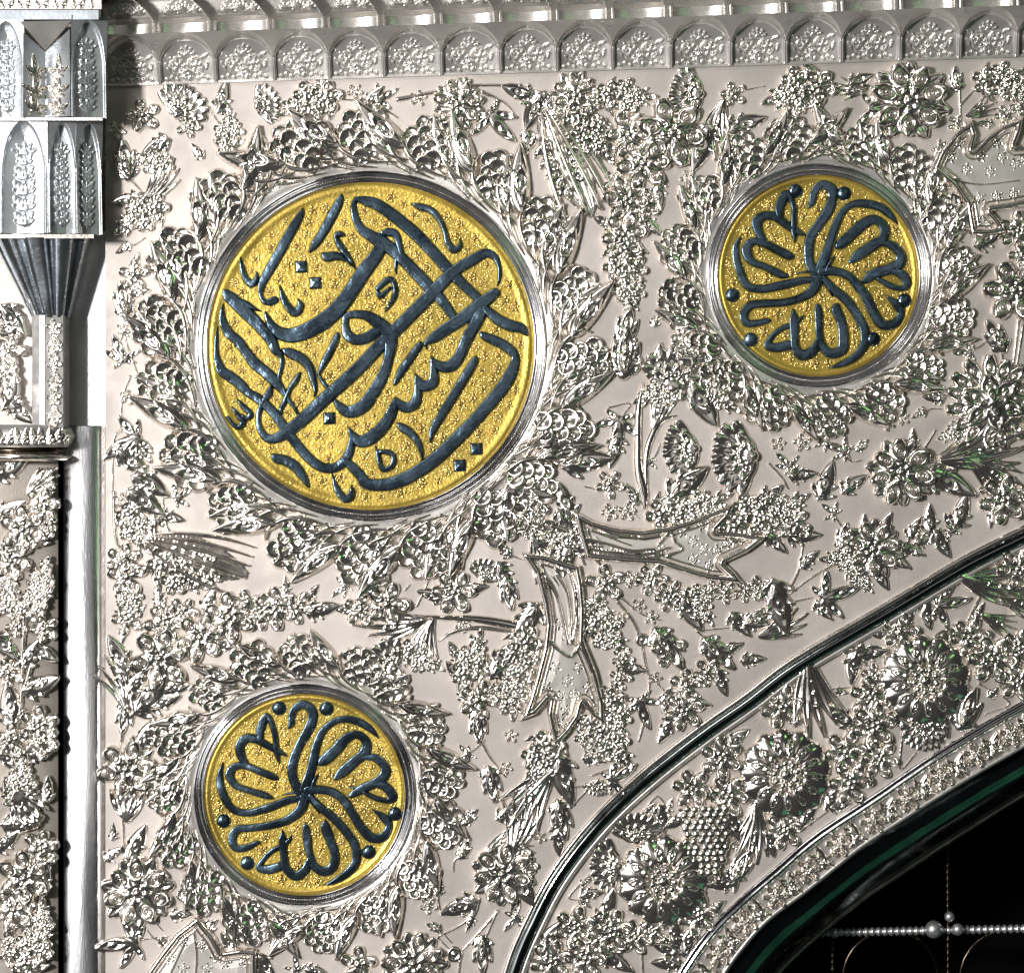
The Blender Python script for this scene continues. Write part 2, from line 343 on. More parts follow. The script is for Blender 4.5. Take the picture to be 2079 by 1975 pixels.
def m_curl(v):
    paths = [smooth_path(p) for p in (((-64, 6, 3), (-30, 9, 9), (5, 22, 12), (24, 46, 8), (22, 62, 3)), ((-52, 20, 3), (-24, 26, 9), (-4, 42, 9), (2, 62, 3)), ((-34, 0, 3), (6, 8, 9), (34, 24, 11), (48, 46, 8), (44, 58, 3)), ((0, 0, 3), (30, 8, 8), (58, 22, 4)))]
    X, Y = grid(-74, 70, -10, 76, 1.2); H = np.full(X.shape, OUT)
    for i, p in enumerate(paths):
        f = stroke_field(X, Y, p); H = mx(H, np.where(f > 0, (10-i)*np.sqrt(np.clip(1-(1-np.clip(f/5, 0, 1))**2, 0, 1)), f*2.5))
    for k in range(6): H = mx(H, ball(X, Y, -50+k*17, 4+(k % 2)*3, 3.4, 3.4, 1))
    return hmesh('acanthus_curl', X, Y, H)
# kind: (maker, object name, canonical size, number of variants, anchor along the axis)
KINDS = {
 'flower6': (lambda v: m_flower(v, 6, 50, 17, 6, False), 'flower', 100, 4), 'flower5': (lambda v: m_flower(v, 5, 34, 12, 0, False), 'small_flower', 68, 3),
 'bigflower': (lambda v: m_flower(v, 7, 66, 21, 7, True), 'large_flower', 132, 3), 'rosette': (m_rosette, 'rosette', 156, 1), 'peony': (m_peony, 'peony', 160, 1),
 'leaf': (m_leaf, 'leaf', 70, 3), 'lance': (m_lance, 'feathered_leaf', 120, 3), 'bud': (m_bud, 'bud', 74, 2), 'tulip': (m_tulip, 'tulip', 76, 1), 'sprig': (m_sprig, 'sprig', 70, 3),
 'spray': (m_spray, 'blossom_spray', 124, 3), 'half': (m_half, 'half_flower', 112, 2), 'tear': (m_tear, 'plume_leaf', 200, 1), 'grapes': (m_grapes, 'bunch_of_grapes', 120, 1),
 'floret': (m_floret, 'floret', 27, 4), 'boss': (m_boss, 'boss', 30, 1)}
AXIAL = {'leaf': (0, 35), 'lance': (0, 58), 'tear': (0, 100), 'bud': (90, 34), 'tulip': (90, 34), 'sprig': (90, 14), 'spray': (90, 55), 'half': (90, 30), 'grapes': (90, 55)}
RND = random.Random(11); PLACED = []
def motif(kind, u, v, size, rot=None, parent=None, m=None, d=0.0, var=None, mirror=None, hs=.80, name=None, org=None):
    mk, nm, can, nv = KINDS[kind]
    var = RND.randrange(nv) if var is None else var; u0, v0 = u, v
    me = lib(kind, var, mk); k = size/can
    if kind in AXIAL:
        a0, mid = AXIAL[kind]; r = (rot if rot is not None else RND.uniform(0, 360)); a = math.radians(r)
        u -= math.cos(a)*mid*k; v += math.sin(a)*mid*k; r -= a0
    else: r = rot if rot is not None else RND.uniform(0, 360)
    PLACED.append((u0, v0, size))
    p = P(u, v, d)
    if org is not None: p = p-org
    o = link(name or nm, me, m or M_SILVER, parent, p, r, (k, max(k, .62)*hs, k))
    return o
def stem(pts, parent, wd=7, h=6, d=0.0, m=None, name='stem', taper=True):
    n = len(pts); q = [(x, -y, (wd*(1-.45*i/max(1, n-1)) if taper else wd) if len(p) == 2 else p[2]) for i, p in enumerate(pts) for x, y in [p[:2]]]
    me, c = stroke_mesh(name, [smooth_path(q)], h)
    return link(name, me, m or M_SILVER, parent, P(c[0], -c[1], d))
def tile(ox, oy, x, y): return ox+x/3.752, oy+y/3.752
def place(ox, oy, items, parent, d=0.0, only=None):
    for it in items:
        k = it[0]
        if k == 'stem': stem([tile(ox, oy, *p[:2])+tuple(p[2:]) for p in it[1]], parent, it[2] if len(it) > 2 else 7, 6, d)
        else:
            u, v = tile(ox, oy, it[1], it[2]); motif(k, u, v, it[3]*1.17, it[4] if len(it) > 4 else None, parent, d=d)
def strip(name, A, B, m, parent=None, dA=0, dB=0, nseg=None, prof_=None, smooth=True, **kw):
    """ruled strip between two sampled curves; prof_ gives (t, depth) steps across"""
    pr = prof_ or [(0, dA), (1, dB)]
    V = []; n = len(A)
    for t, d in pr: V += [P(A[i][0]*(1-t)+B[i][0]*t, A[i][1]*(1-t)+B[i][1]*t, d) for i in range(n)]
    F = [(r*n+i, r*n+i+1, (r+1)*n+i+1, (r+1)*n+i) for r in range(len(pr)-1) for i in range(n-1)]
    return link(name, mesh(name, V, F, smooth), m, parent, **kw)
def curve(pts, n=160):
    p = smooth_path([(x, y, 0) for x, y in pts], 3)[:, :2]
    s = np.r_[0, np.cumsum(np.hypot(*np.diff(p, axis=0).T))]; t = np.linspace(0, s[-1], n)
    return np.stack([np.interp(t, s, p[:, 0]), np.interp(t, s, p[:, 1])], 1)
def box(u0, u1, v0, v1, d0, d1):
    a = [P(u, v, d) for d in (d0, d1) for u, v in ((u0, v0), (u1, v0), (u1, v1), (u0, v1))]
    return a, [(0, 1, 2, 3), (7, 6, 5, 4), (0, 4, 5, 1), (1, 5, 6, 2), (2, 6, 7, 3), (3, 7, 4, 0)]

# ------------------------------------------------------------------ arch curves
OUTER = curve([(985, 2190), (1000, 2080), (1030, 1960), (1068, 1868), (1122, 1768), (1205, 1662), (1304, 1568), (1424, 1474), (1515, 1410), (1612, 1337), (1800, 1226), (1958, 1132), (2079, 1071), (2220, 1000)], 200)
INNER = curve([(1290, 2190), (1330, 2080), (1378, 1985), (1440, 1895), (1507, 1828), (1572, 1772), (1659, 1698), (1773, 1622), (1896, 1538), (2013, 1467), (2079, 1430), (2220, 1352)], 200)
EDGE = curve([(1375, 2190), (1412, 2080), (1464, 1985), (1512, 1918), (1560, 1866), (1632, 1812), (1700, 1757), (1755, 1714), (1853, 1650), (1960, 1583), (2079, 1514), (2220, 1432)], 200)
BACK = curve([(1450, 2190), (1500, 2080), (1560, 2000), (1610, 1945), (1667, 1894), (1747, 1827), (1830, 1772), (1915, 1716), (2013, 1654), (2079, 1614), (2220, 1530)], 200)
def offset(cv, o):
    t = np.gradient(cv, axis=0); t /= np.hypot(t[:, 0], t[:, 1])[:, None]; return cv+np.stack([t[:, 1], -t[:, 0]], 1)*(-o)

# ------------------------------------------------------------------ setting
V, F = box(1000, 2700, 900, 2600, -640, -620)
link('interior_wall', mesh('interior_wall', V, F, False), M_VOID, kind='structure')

# ------------------------------------------------------------------ spandrel panel
import bmesh
OUT_IN = offset(OUTER, 4)
cols = [(x, 2190) for x in np.linspace(214, OUT_IN[0][0]-8, 24)]+[tuple(p) for p in OUT_IN]
V = []; NR = 24
for x, y in cols:
    t0 = 150-(x-267)*.032
    V += [P(x, t0+(y-t0)*j/NR, 0) for j in range(NR+1)]+[P(x, y, -14)]
F = [(i*(NR+2)+j, (i+1)*(NR+2)+j, (i+1)*(NR+2)+j+1, i*(NR+2)+j+1) for i in range(len(cols)-1) for j in range(NR+1)]
F.append(tuple(range(NR+2)))
me = mesh('spandrel_panel', V, F, False)
panel = link('spandrel_panel', me, M_PLATE, label='matte silver panel embossed all over with flowers, leaves and stems', cat='panel')

# ------------------------------------------------------------------ wreaths round the medallions
def wreath(cx, cy, r, n, a0, k, ccw):
    th = np.linspace(0, 2*math.pi, 161); V = []; F = []
    pr = ((r-6, 3), (r+6*k, 7), (r+16*k, 8), (r+30*k, 5), (r+44*k, -1))
    for q, d in pr: V += [P(cx+q*math.cos(t), cy-q*math.sin(t), d) for t in th]
    F = [(j*161+i, j*161+i+1, (j+1)*161+i+1, (j+1)*161+i) for j in range(len(pr)-1) for i in range(160)]
    w_ = link('wreath', mesh('wreath', V, F), M_FRIEZE, panel)
    for i in range(n):
        a = a0+i*360/n+RND.uniform(-2, 2); sgn = 1 if ccw(a % 360) else -1; ar = math.radians(a)
        er = (math.cos(ar), math.sin(ar)); et = (-er[1]*sgn, er[0]*sgn)
        def put(kind, mk, nm, rad, tan, rot, kk, nv, hs=1.0, d=2):
            me = lib(kind, RND.randrange(nv), mk)
            u = cx+(rad*er[0]+tan*et[0]); v = cy-(rad*er[1]+tan*et[1])
            # local frame: x along the flow of the wreath, y outwards
            o = link(nm, me, M_SILVER, w_, P(u, v, d))
            ang = a-90
            sx = -1 if sgn == 1 else 1
            o.scale = (kk*sx, kk*hs, kk)
            base = -math.radians(ang)
            o.rotation_euler = (0, base + math.radians(rot)*(1 if sgn == 1 else -1), 0)
        put('curl', m_curl, 'acanthus_curl', r+2, 0, 0, k*1.4, 1, 1.3)
        put('curl', m_curl, 'acanthus_curl', r+8*k, 66*k, -12, k*1.25, 1, 1.3)
        put('leaf', m_leaf, 'leaf', r+40*k, 66*k, 58, k*1.25, 3, 1.0, d=2)
        put('wleaf', m_wleaf, 'wreath_leaf', r+30*k, -74*k, 46+RND.uniform(-6, 6), k*.95*jit(RND, .08), 1, .9, d=2)
        put('wleaf', m_wleaf, 'wreath_leaf', r+50*k, 20*k, 24+RND.uniform(-6, 6), k*1.16*jit(RND, .06), 1, .95, d=3)
        put('scales', m_scales, 'scale_cluster', r+42*k, -22*k, 8+RND.uniform(-9, 9), k*1.14*jit(RND, .08), 5, .95, d=4)
wreath(753, 703, 357, 19, 18, 1.0, lambda a: a > 318 or a < 126)
wreath(1661, 560, 229, 16, 7, .76, lambda a: a > 216 or a < 95)
wreath(618, 1612, 227, 16, 4, .76, lambda a: 57 < a < 250)

# ------------------------------------------------------------------ scattered motifs of the panel
A = [('flower5',1090,880,62),('half',1400,790,92,60),('leaf',1710,750,60,65),('flower5',1440,960,46),('spray',1740,1010,78,90),('bud',960,1230,72,100),('leaf',1180,1110,60,200),('spray',1170,1240,74,170),('lance',1240,1430,95,40),('leaf',960,1530,55,190),('spray',1080,1640,100,215),('stem',((960,1330),(1040,1420),(1110,1500))),('stem',((1660,930),(1650,1060)),6),('stem',((1590,830),(1660,930)),6)]
B = [('half',80,790,70,20),('spray',420,780,112,200),('flower5',750,700,28),('leaf',880,740,52,60),('sprig',960,740,46,30),('flower5',1230,750,30),('bigflower',1540,800,92),('sprig',1810,930,76,-60),('stem',((1080,760),(1290,720),(1500,670),(1750,650),(1951,660)),12),('stem',((630,760),(820,770)),5),('stem',((960,820),(1080,900)),6),('stem',((1720,700),(1880,780),(1970,880)),9),('half',1560,720,60,150)]
Cc = [('tear',430,1240,205,-66),('spray',590,1010,120,-52),('bigflower',480,730,88),('spray',330,850,72,-40),('leaf',150,830,75,235),('leaf',120,1080,46,-80),('spray',850,740,98,0),('half',1330,720,92,180),('flower5',1680,720,46),('lance',1520,960,105,-115),('stem',((1770,690),(1920,660)),5),('leaf',1770,930,72,30),('flower6',890,1030,84),('flower6',1220,1020,122),('leaf',690,970,36,180),('flower6',1000,1250,96),('flower6',870,1520,82),('flower6',1010,1560,58),('leaf',1130,1490,50,-70),('leaf',690,1690,40,150),('leaf',1060,1710,50,-30),('flower6',850,1790,82),('flower5',780,1380,46),('leaf',1440,1120,90,-110),('leaf',40,700,60,160)]
D = [('spray',240,690,120,200),('flower5',190,800,44),('leaf',350,760,42,-120),('leaf',700,610,50,20),('stem',((450,690),(620,650),(820,670)),6),('lance',640,710,70,200),('bigflower',1070,770,142),('sprig',790,850,66,210),('bud',1430,610,46,100),('stem',((1450,690),(1460,880)),5),('stem',((1460,800),(1590,660)),5),('spray',1770,620,100,10),('lance',1620,850,62,20),('leaf',1650,940,32),('flower5',1800,890,42),('flower5',1920,800,42),('spray',1950,700,70,-20),('flower6',1900,1760,70),('leaf',1680,1830,60,20),('spray',1250,1560,110,-70),('leaf',1420,1650,80,75)]
E = [('flower5',1020,220,56),('leaf',1040,130,36,60),('bud',940,410,66,100),('leaf',1040,340,46,20),('stem',((930,520),(945,620),(960,720)),5),('sprig',930,820,56,100),('stem',((960,740),(1040,950),(1090,1010)),5),('flower5',970,1150,28),('stem',((990,990),(930,1150),(920,1380)),6),('sprig',980,1480,80,200),('leaf',1010,1640,72,-40),('leaf',1150,1790,76,-20),('bud',1100,1560,46,-60),('stem',((930,1400),(865,1480),(855,1870)),8),('flower5',900,820,26)]
G = [('spray',860,150,112,-85),('spray',890,340,84,-85),('flower6',850,20,62),('bud',870,620,72,80),('bud',860,820,92,85),('flower5',860,840,60),('stem',((790,940),(770,1010)),5),('sprig',800,1380,72,-100),('leaf',790,1560,62,-95),('stem',((730,1230),(890,1200),(840,1290)),5),('stem',((990,1050,8),(960,1250,16),(955,1500,17),(960,1700,19),(1000,1875,22),(1010,1990,10))),('stem',((1250,1290,4),(1130,1330,14),(1060,1450,15),(1020,1600,13),(1020,1850,10))),('half',1250,960,115,75),('leaf',1440,1180,100,-60),('spray',1120,1120,84,200),('leaf',1100,900,72,100),('flower5',1310,650,60),('half',1290,1560,96,190),('half',1700,1610,122,185),('leaf',1330,1810,92,40),('flower5',740,1810,52),('stem',((550,1830),(640,1850)),4),('flower6',260,1600,56),('leaf',560,1620,92,20),('spray',1560,1120,90,-40),('leaf',1330,780,70,20),('lance',1150,1250,80,60),('spray',100,1790,80,200),('flower6',430,1450,70)]
Hh = [('flower6',1870,340,112),('stem',((1880,20),(1890,110)),6),('stem',((1900,560),(1860,900)),6),('stem',((1935,600),(1890,900)),5),('bud',1730,690,66,120),('stem',((1770,810),(1790,900)),5),('peony',1700,1190,168),('bigflower',1010,1720,122),('leaf',1110,1470,38,80),('stem',((1180,1540),(1270,1400)),6),('stem',((1230,1640),(1360,1540),(1450,1440)),7),('leaf',1390,1780,96,-15),('lance',1650,1600,165,5),('lance',1740,1710,130,-22),('flower5',1700,1830,48),('flower5',1820,1850,48),('sprig',140,1650,40,120),('leaf',260,1740,52,5),('stem',((0,1650),(100,1760),(150,1850)),5),('leaf',450,1800,72,60),('leaf',640,1800,56,45),('spray',1430,1420,60,200),('flower5',1930,60,50)]
I = [('flower5',920,70,32),('leaf',1000,130,62,80),('spray',1030,260,92,-60),('stem',((870,0),(875,300),(930,450),(1050,540)),9),('leaf',1110,70,80,-35),('leaf',1310,180,46,0),('sprig',1180,240,46),('tear',1490,490,192,-19),('spray',1350,610,112,-25),('flower6',950,520,64),('flower5',970,640,72),('spray',980,820,78,100),('flower5',970,960,58),('leaf',930,1080,32,-110),('leaf',1210,760,42,95),('bud',1220,860,42,95),('flower6',1250,1000,72),('flower6',1390,920,58),('flower6',1220,1260,108),('flower6',1530,1100,88),('flower6',1750,950,92),('leaf',1600,810,50,60),('leaf',1720,1160,46,-10),('leaf',920,1230,76,105),('lance',940,1450,100,95),('leaf',1040,1420,62,60),('leaf',1160,1560,92,40),('leaf',1350,1480,56,10),('bud',950,1700,62,-100),('leaf',1250,1590,62,20),('stem',((940,1800),(935,1900)),5),('leaf',1140,1830,56,60),('flower5',1870,860,60)]
J = [('flower6',150,880,78),('flower6',40,910,66),('flower5',310,870,58),('leaf',500,900,62,0),('leaf',430,770,36,40),('flower5',800,890,62),('leaf',680,880,42,160),('flower5',1000,850,80),('stem',((1130,740),(1170,700)),5),('flower6',1510,760,78),('leaf',1640,740,56,-5),('leaf',1340,770,52,150),('stem',((1220,860),(1270,760),(1320,640)),6),('half',1760,600,62,70),('leaf',1900,640,62,-60),('bud',1920,760,62,-80),('stem',((1200,930,4),(1450,955,12),(1700,965,17),(1960,1010,20),(2080,1060,8))),('stem',((1390,1130,4),(1500,1060,11),(1700,1030,11),(1940,1060,9))),('lance',1050,1050,120,200),('lance',1250,1130,95,240),('half',970,1290,92,150),('spray',1630,1270,96,70),('leaf',1510,1210,42,120),('leaf',1510,1360,46,130),('flower5',1690,1580,72),('leaf',1560,1510,42,120),('bud',1690,1770,62,-90),('leaf',1760,1540,42,60),('leaf',1880,1250,92,60),('spray',1900,1500,84,100),('spray',1250,1250,80,-30),('leaf',230,720,40,80)]
K = [('flower5',710,690,70),('stem',((800,830),(920,980),(980,1140),(1010,1300),(1040,1420),(1030,1580)),9),('stem',((830,800),(1000,930),(1130,970)),6),('bud',1180,1180,86,-55),('flower5',1190,1200,64),('boss',990,1120,26),('flower5',960,860,26),('flower5',840,940,22),('stem',((1040,1400),(1100,1450),(1160,1510)),6),('flower5',1330,1470,62),('flower6',1300,1660,72),('leaf',1240,1550,46,-10),('leaf',1170,1800,56,-120),('leaf',1430,1590,42,0),('leaf',1160,1610,42,-90),('leaf',1830,1270,46,5),('bud',1560,1220,76,-45),('flower5',1480,1370,52),('leaf',1590,1440,52,-70),('leaf',1650,1200,52,10),('stem',((1400,1050),(1510,1150)),5),('stem',((1420,1050),(1650,1030)),5),('leaf',1720,1010,56,-60),('bud',1880,960,62,20),('sprig',990,1630,62,-70),('stem',((1010,1700),(960,1890)),8),('spray',1250,130,112,20),('flower5',740,150,32),('flower5',870,150,32),('spray',1450,110,92,25),('spray',1820,170,122,45),('flower5',900,660,32),('flower6',1060,660,58),('flower6',1200,790,58),('leaf',1340,920,74,-70),('spray',1430,850,74,-60),('flower5',1520,740,38),('flower5',1620,760,42),('flower5',1770,750,42),('flower5',1880,730,46),('spray',650,900,66,-20),('spray',710,1060,92,-40),('flower5',840,1260,42),('leaf',900,1350,56,-20),('flower5',820,1420,42),('flower5',750,1550,52),('spray',780,1690,94,-75),('leaf',90,1000,92,235),('spray',60,1250,112,250),('spray',30,1500,92,262),('flower6',130,130,70),('lance',520,300,110,-12),('lance',230,520,110,-70),('leaf',430,470,80,-85),('half',360,400,96,140),('leaf',520,410,80,0),('spray',150,250,80,-60),('flower6',330,330,66),('leaf',400,60,70,110),('leaf',420,260,74,-60)]
L = [('spray',100,130,92,30),('flower6',190,240,62),('leaf',260,340,62,-10),('leaf',60,370,52,-30),('bigflower',800,430,104),('leaf',740,270,48,80),('leaf',890,260,52,50),('leaf',980,500,56,-20),('leaf',860,620,56,-50),('spray',600,510,84,180),('spray',690,640,62,-50),('stem',((480,550),(300,660),(160,770)),6),('bud',570,340,52,80),('leaf',1110,270,46,60),('leaf',1240,210,56,80),('leaf',1200,350,46,20),('leaf',1320,390,56,-60),('sprig',1380,270,42),('leaf',1480,150,66,60),('leaf',1100,430,46,-10),('flower6',1790,60,88),('leaf',1690,190,36,-110),('sprig',480,780,76,20),('leaf',410,900,46,-60),('stem',((190,830),(330,800)),5),('stem',((150,740),(220,600),(260,410)),6),('leaf',310,510,46,45),('leaf',80,860,100,-75),('lance',110,1060,92,10)]
Mm = [('flower6',970,320,100),('tulip',970,570,76,90),('stem',((935,690),(950,1000)),5),('stem',((930,30),(910,170)),5),('leaf',1110,60,62,60),('leaf',980,170,38,85),('leaf',1090,260,50,30),('leaf',1040,890,72,65),('leaf',870,800,32,80),('leaf',860,960,42,45),('bigflower',1050,1260,128),('sprig',960,1640,82,180),('stem',((1060,1620),(1200,1600)),4),('leaf',1380,1430,42,0),('stem',((1170,1470),(1240,1550)),5)]
N = [('stem',((1690,60),(1780,230),(1900,380)),8),('bud',1790,430,66,-80),('flower5',1900,310,22),('leaf',1920,650,52,30),('lance',1870,870,92,40),('bigflower',1880,1120,112),('leaf',1550,1370,72,200),('stem',((1700,1300),(1590,1480),(1380,1600)),6),('stem',((1840,1400),(1570,1700)),6),('stem',((1830,1400),(1740,1620)),6),('leaf',1630,1500,32,-100),('boss',1510,1730,30),('stem',((1380,1600),(1470,1690)),5),('stem',((1550,1780),(1540,1890)),6),('bud',1720,1720,66,-90),('bigflower',1200,1800,116),('flower5',780,1810,68),('leaf',460,1850,42,0),('leaf',60,1840,62,-70)]
O = [('spray',230,240,112,-110),('lance',120,520,135,-135),('leaf',370,400,92,-85),('spray',600,70,84,-80),('spray',750,120,102,-50),('leaf',620,240,42,0),('sprig',800,390,62,20),('half',650,460,46,-90),('stem',((420,470),(590,440)),5),('stem',((450,600),(580,470)),5),('stem',((600,370),(800,300)),6),('bud',370,700,72,-80),('leaf',340,860,56,-100),('lance',100,770,122,60),('stem',((190,650),(130,870)),6),('flower5',210,840,22),('spray',70,1060,84,-70),('leaf',90,1230,72,-60),('leaf',20,1310,42,-90)]
for (ox, oy), it in (((0, 0), A), ((520, 0), B), ((1040, 0), Cc), ((1560, 0), D), ((0, 500), E), ((1040, 500), G), ((1560, 500), Hh), ((0, 1000), I), ((520, 1000), J), ((1040, 1000), K), ((1560, 1000), L), ((0, 1475), Mm), ((520, 1475), N), ((1040, 1475), O)):
    place(ox, oy, it, panel)

# small sprigs, buds and florets that fill the ground between the larger motifs
def filler(n, parent, inside, d, seed):
    R = random.Random(seed); got = 0
    for _ in range(6000):
        u, v = R.uniform(225, 2075), R.uniform(150, 1970)
        if not inside(u, v) or any((u-a)**2+(v-b)**2 < (c*.46+19)**2 for a, b, c in PLACED): continue
        k = R.choice(('sprig', 'leaf', 'flower5', 'bud', 'leaf', 'sprig', 'flower5')); sz = R.uniform(34, 52) if k != 'flower5' else R.uniform(26, 40)
        a = R.uniform(0, 360); motif(k, u, v, sz, a, parent, d=d); got += 1
        if k != 'flower5' and R.random() < .8:
            b = math.radians(a+180+R.uniform(-25, 25)); c = math.radians(a+180+R.uniform(-60, 60))
            p0 = (u+math.cos(b)*sz*.35, v-math.sin(b)*sz*.35); p1 = (p0[0]+math.cos(b)*16, p0[1]-math.sin(b)*16); stem([p0, p1, (p1[0]+math.cos(c)*20, p1[1]-math.sin(c)*20)], parent, 5.5, 5, d)
        if got >= n: break
ox_, oy_ = OUTER[:, 0], OUTER[:, 1]
POLYS = [[tile(1040, 1000, x, y) for x, y in q] for q in (((460,130),(1700,60),(1960,330),(1770,700),(560,510)), ((60,455),(250,1000),(60,1735),(325,1945),(710,1775),(560,1100),(515,540)))]+[[tile(1560, 0, x, y) for x, y in ((1240,1290),(1550,900),(2090,890),(2090,1800),(1500,1800))]]
def inpoly(u, v, p):
    c = False
    for (x0, y0), (x1, y1) in zip(p, p[1:]+p[:1]):
        if (y0 > v) != (y1 > v) and u < (x1-x0)*(v-y0)/(y1-y0)+x0: c = not c
    return c
def free(u, v):
    if v < 196-(u-267)*.032 or u < 235: return False
    for cx, cy, r in ((753, 703, 492), (1661, 560, 330), (618, 1612, 328)):
        if (u-cx)**2+(v-cy)**2 < r*r: return False
    if any(inpoly(u, v, p) for p in POLYS): return False
    return u < 985 or v < np.interp(u, ox_, oy_)-34
filler(120, panel, free, 0, 21)

# ------------------------------------------------------------------ split palmettes
def poly_field(X, Y, pts):
    p = np.array(pts); q = np.roll(p, -1, 0); ins = np.zeros(X.shape, bool); D = np.full(X.shape, 1e9)
    for (x0, y0), (x1, y1) in zip(p, q):
        c = ((y0 > Y) != (y1 > Y)) & (X < (x1-x0)*(Y-y0)/((y1-y0) if y1 != y0 else 1e-9)+x0); ins ^= c
        dx, dy = x1-x0, y1-y0; t = np.clip(((X-x0)*dx+(Y-y0)*dy)/(dx*dx+dy*dy+1e-9), 0, 1); D = np.minimum(D, np.hypot(X-x0-t*dx, Y-y0-t*dy))
    return np.where(ins, D, -D)
def leaf_body(name, ox, oy, outline, base, parent, m, d, veins=()):
    """broad leaf: matte, gently domed field with a polished double outline and polished veins"""
    pts = np.array([(u, -v) for u, v in (tile(ox, oy, x, y) for x, y in outline)]); c = (pts.max(0)+pts.min(0))/2; pts = pts-c
    X, Y = grid(pts[:, 0].min()-6, pts[:, 0].max()+6, pts[:, 1].min()-6, pts[:, 1].max()+6, 1.3)
    f = poly_field(X, Y, pts)
    H = np.where(f > 0, base*np.clip(f/3, 0, 1)+2.5*np.clip((f-12)/26, 0, 1), f*2.5)
    o = link(name, hmesh(name, X, Y, H), m, parent, P(c[0], -c[1], d)-(parent.location if parent is not panel else Vector((0, 0, 0))))
    R = np.where(f > 0, np.maximum(13*np.sqrt(np.clip(1-((f-7.6)/7.4)**2, 0, 1)), 7*np.sqrt(np.clip(1-((f-20.5)/3.2)**2, 0, 1))), f*2.5)
    R = np.where(R <= .05, np.minimum(R, -2), R)
    for w_, vp in veins:
        q = smooth_path([(u-c[0], -v-c[1], w_) for u, v in (tile(ox, oy, x, y) for x, y in vp)]); g = stroke_field(X, Y, q)
        R = np.maximum(R, np.where(g > 0, 9*np.sqrt(np.clip(1-(1-np.clip(g/(w_/2), 0, 1))**2, 0, 1)), np.maximum(g, -3)))
    link('leaf_ridge', hmesh('leaf_ridge', X, Y, R+base*.8, floor=-.5+base*.8-2.5, cut=base*.8-.2), M_SILVER, o)
    return o
def palmette(ox, oy, outline, calyx, veins, florets, cveins=()):
    o = leaf_body('palmette', ox, oy, outline, 5, panel, M_LEAFSHEET, 2, tuple(veins)+tuple(cveins))
    for x, y in florets:
        u, v = tile(ox, oy, x, y); mm = motif('floret', u, v, 27, None, o, d=6, hs=1.2); mm.location -= o.location
palmette(1040, 1000,
 ((460,130),(620,215),(800,262),(1000,280),(1200,250),(1400,185),(1560,125),(1700,70),(1650,190),(1560,285),(1720,295),(1955,330),(1790,455),(1620,535),(1690,600),(1765,695),(1500,668),(1280,605),(1110,550),(900,540),(700,522),(560,505),(500,300)),
 ((520,330),(720,300),(850,370),(960,425),(1110,390),(1195,300),(1290,430),(1130,505),(950,545),(760,530),(550,505)),
 ((7, ((540,220),(760,310),(950,345),(1120,330))), (5, ((600,290),(760,350),(900,400)))),
 ((1300,300),(1440,250),(1380,370),(1460,430),(1560,440),(1640,385),(1380,510),(1500,560),(1780,360),(640,420),(760,450),(890,480),(1010,470),(1130,440)), ((10, ((1110,395),(1200,300),(1240,370),(1290,430),(1180,480))), (9, ((530,345),(720,390),(900,440),(1080,430))), (9, ((535,420),(750,460),(960,480),(1200,420))), (8, ((545,470),(760,500),(960,510),(1150,470)))))
palmette(1040, 1000,
 ((60,455),(170,615),(230,840),(250,1000),(230,1180),(172,1400),(120,1580),(60,1735),(180,1690),(275,1580),(258,1680),(280,1800),(325,1945),(440,1820),(515,1710),(540,1610),(600,1700),(710,1775),(700,1580),(640,1350),(550,1130),(558,870),(540,700),(515,555),(420,525),(250,470)),
 ((190,590),(330,550),(515,555),(550,800),(535,1050),(445,1250),(295,1150),(272,1000),(262,820)),
 ((5, ((250,640),(340,800),(400,1000))), (5, ((330,620),(410,760),(440,950))), (5, ((430,610),(470,760),(480,930)))),
 ((330,1330),(505,1330),(420,1430),(260,1480),(580,1480),(360,1550),(470,1540),(410,1660),(170,1620),(620,1640),(380,1760),(420,1100),(360,1000),(470,1010)), ((10, ((290,1130),(360,1200),(445,1245),(510,1160),(545,1050))), (9, ((240,600),(330,760),(380,950),(420,1150))), (9, ((330,580),(410,740),(440,950),(445,1150))), (9, ((430,570),(480,740),(490,950),(460,1120)))))
palmette(1560, 0,
 ((1240,1290),(1300,1150),(1420,1010),(1550,915),(1585,1030),(1560,1140),(1650,1045),(1770,960),(1940,895),(1920,1010),(1880,1110),(2090,1090),(2090,1545),(1830,1600),(1700,1615),(1760,1680),(1815,1770),(1680,1800),(1530,1800),(1490,1560),(1400,1430)),
 None, ((5, ((1330,1330),(1480,1390),(1640,1410),(1900,1380))), ),
 ((1510,1290),(1690,1310),(1610,1510),(1620,1190),(1390,1200),(1450,1090),(1740,1090),(1740,1500),(1870,1480),(1880,1250),(1590,1670),(1950,1220),(1780,1200),(1680,1700)))
palmette(0, 1475,
 ((1510,1430),(1340,1560),(1230,1700),(1110,1870),(1140,2030),(1960,2030),(1960,1690),(1830,1680),(1700,1700),(1640,1590)), None, ((6, ((1400,1650),(1330,1800),(1260,1950))), (5, ((1480,1560),(1500,1750),(1480,1950)))),
 ((1400,1620),(1540,1660),(1400,1840),(1580,1840),(1720,1800),(1860,1780),(1640,1740),(1300,1760)))

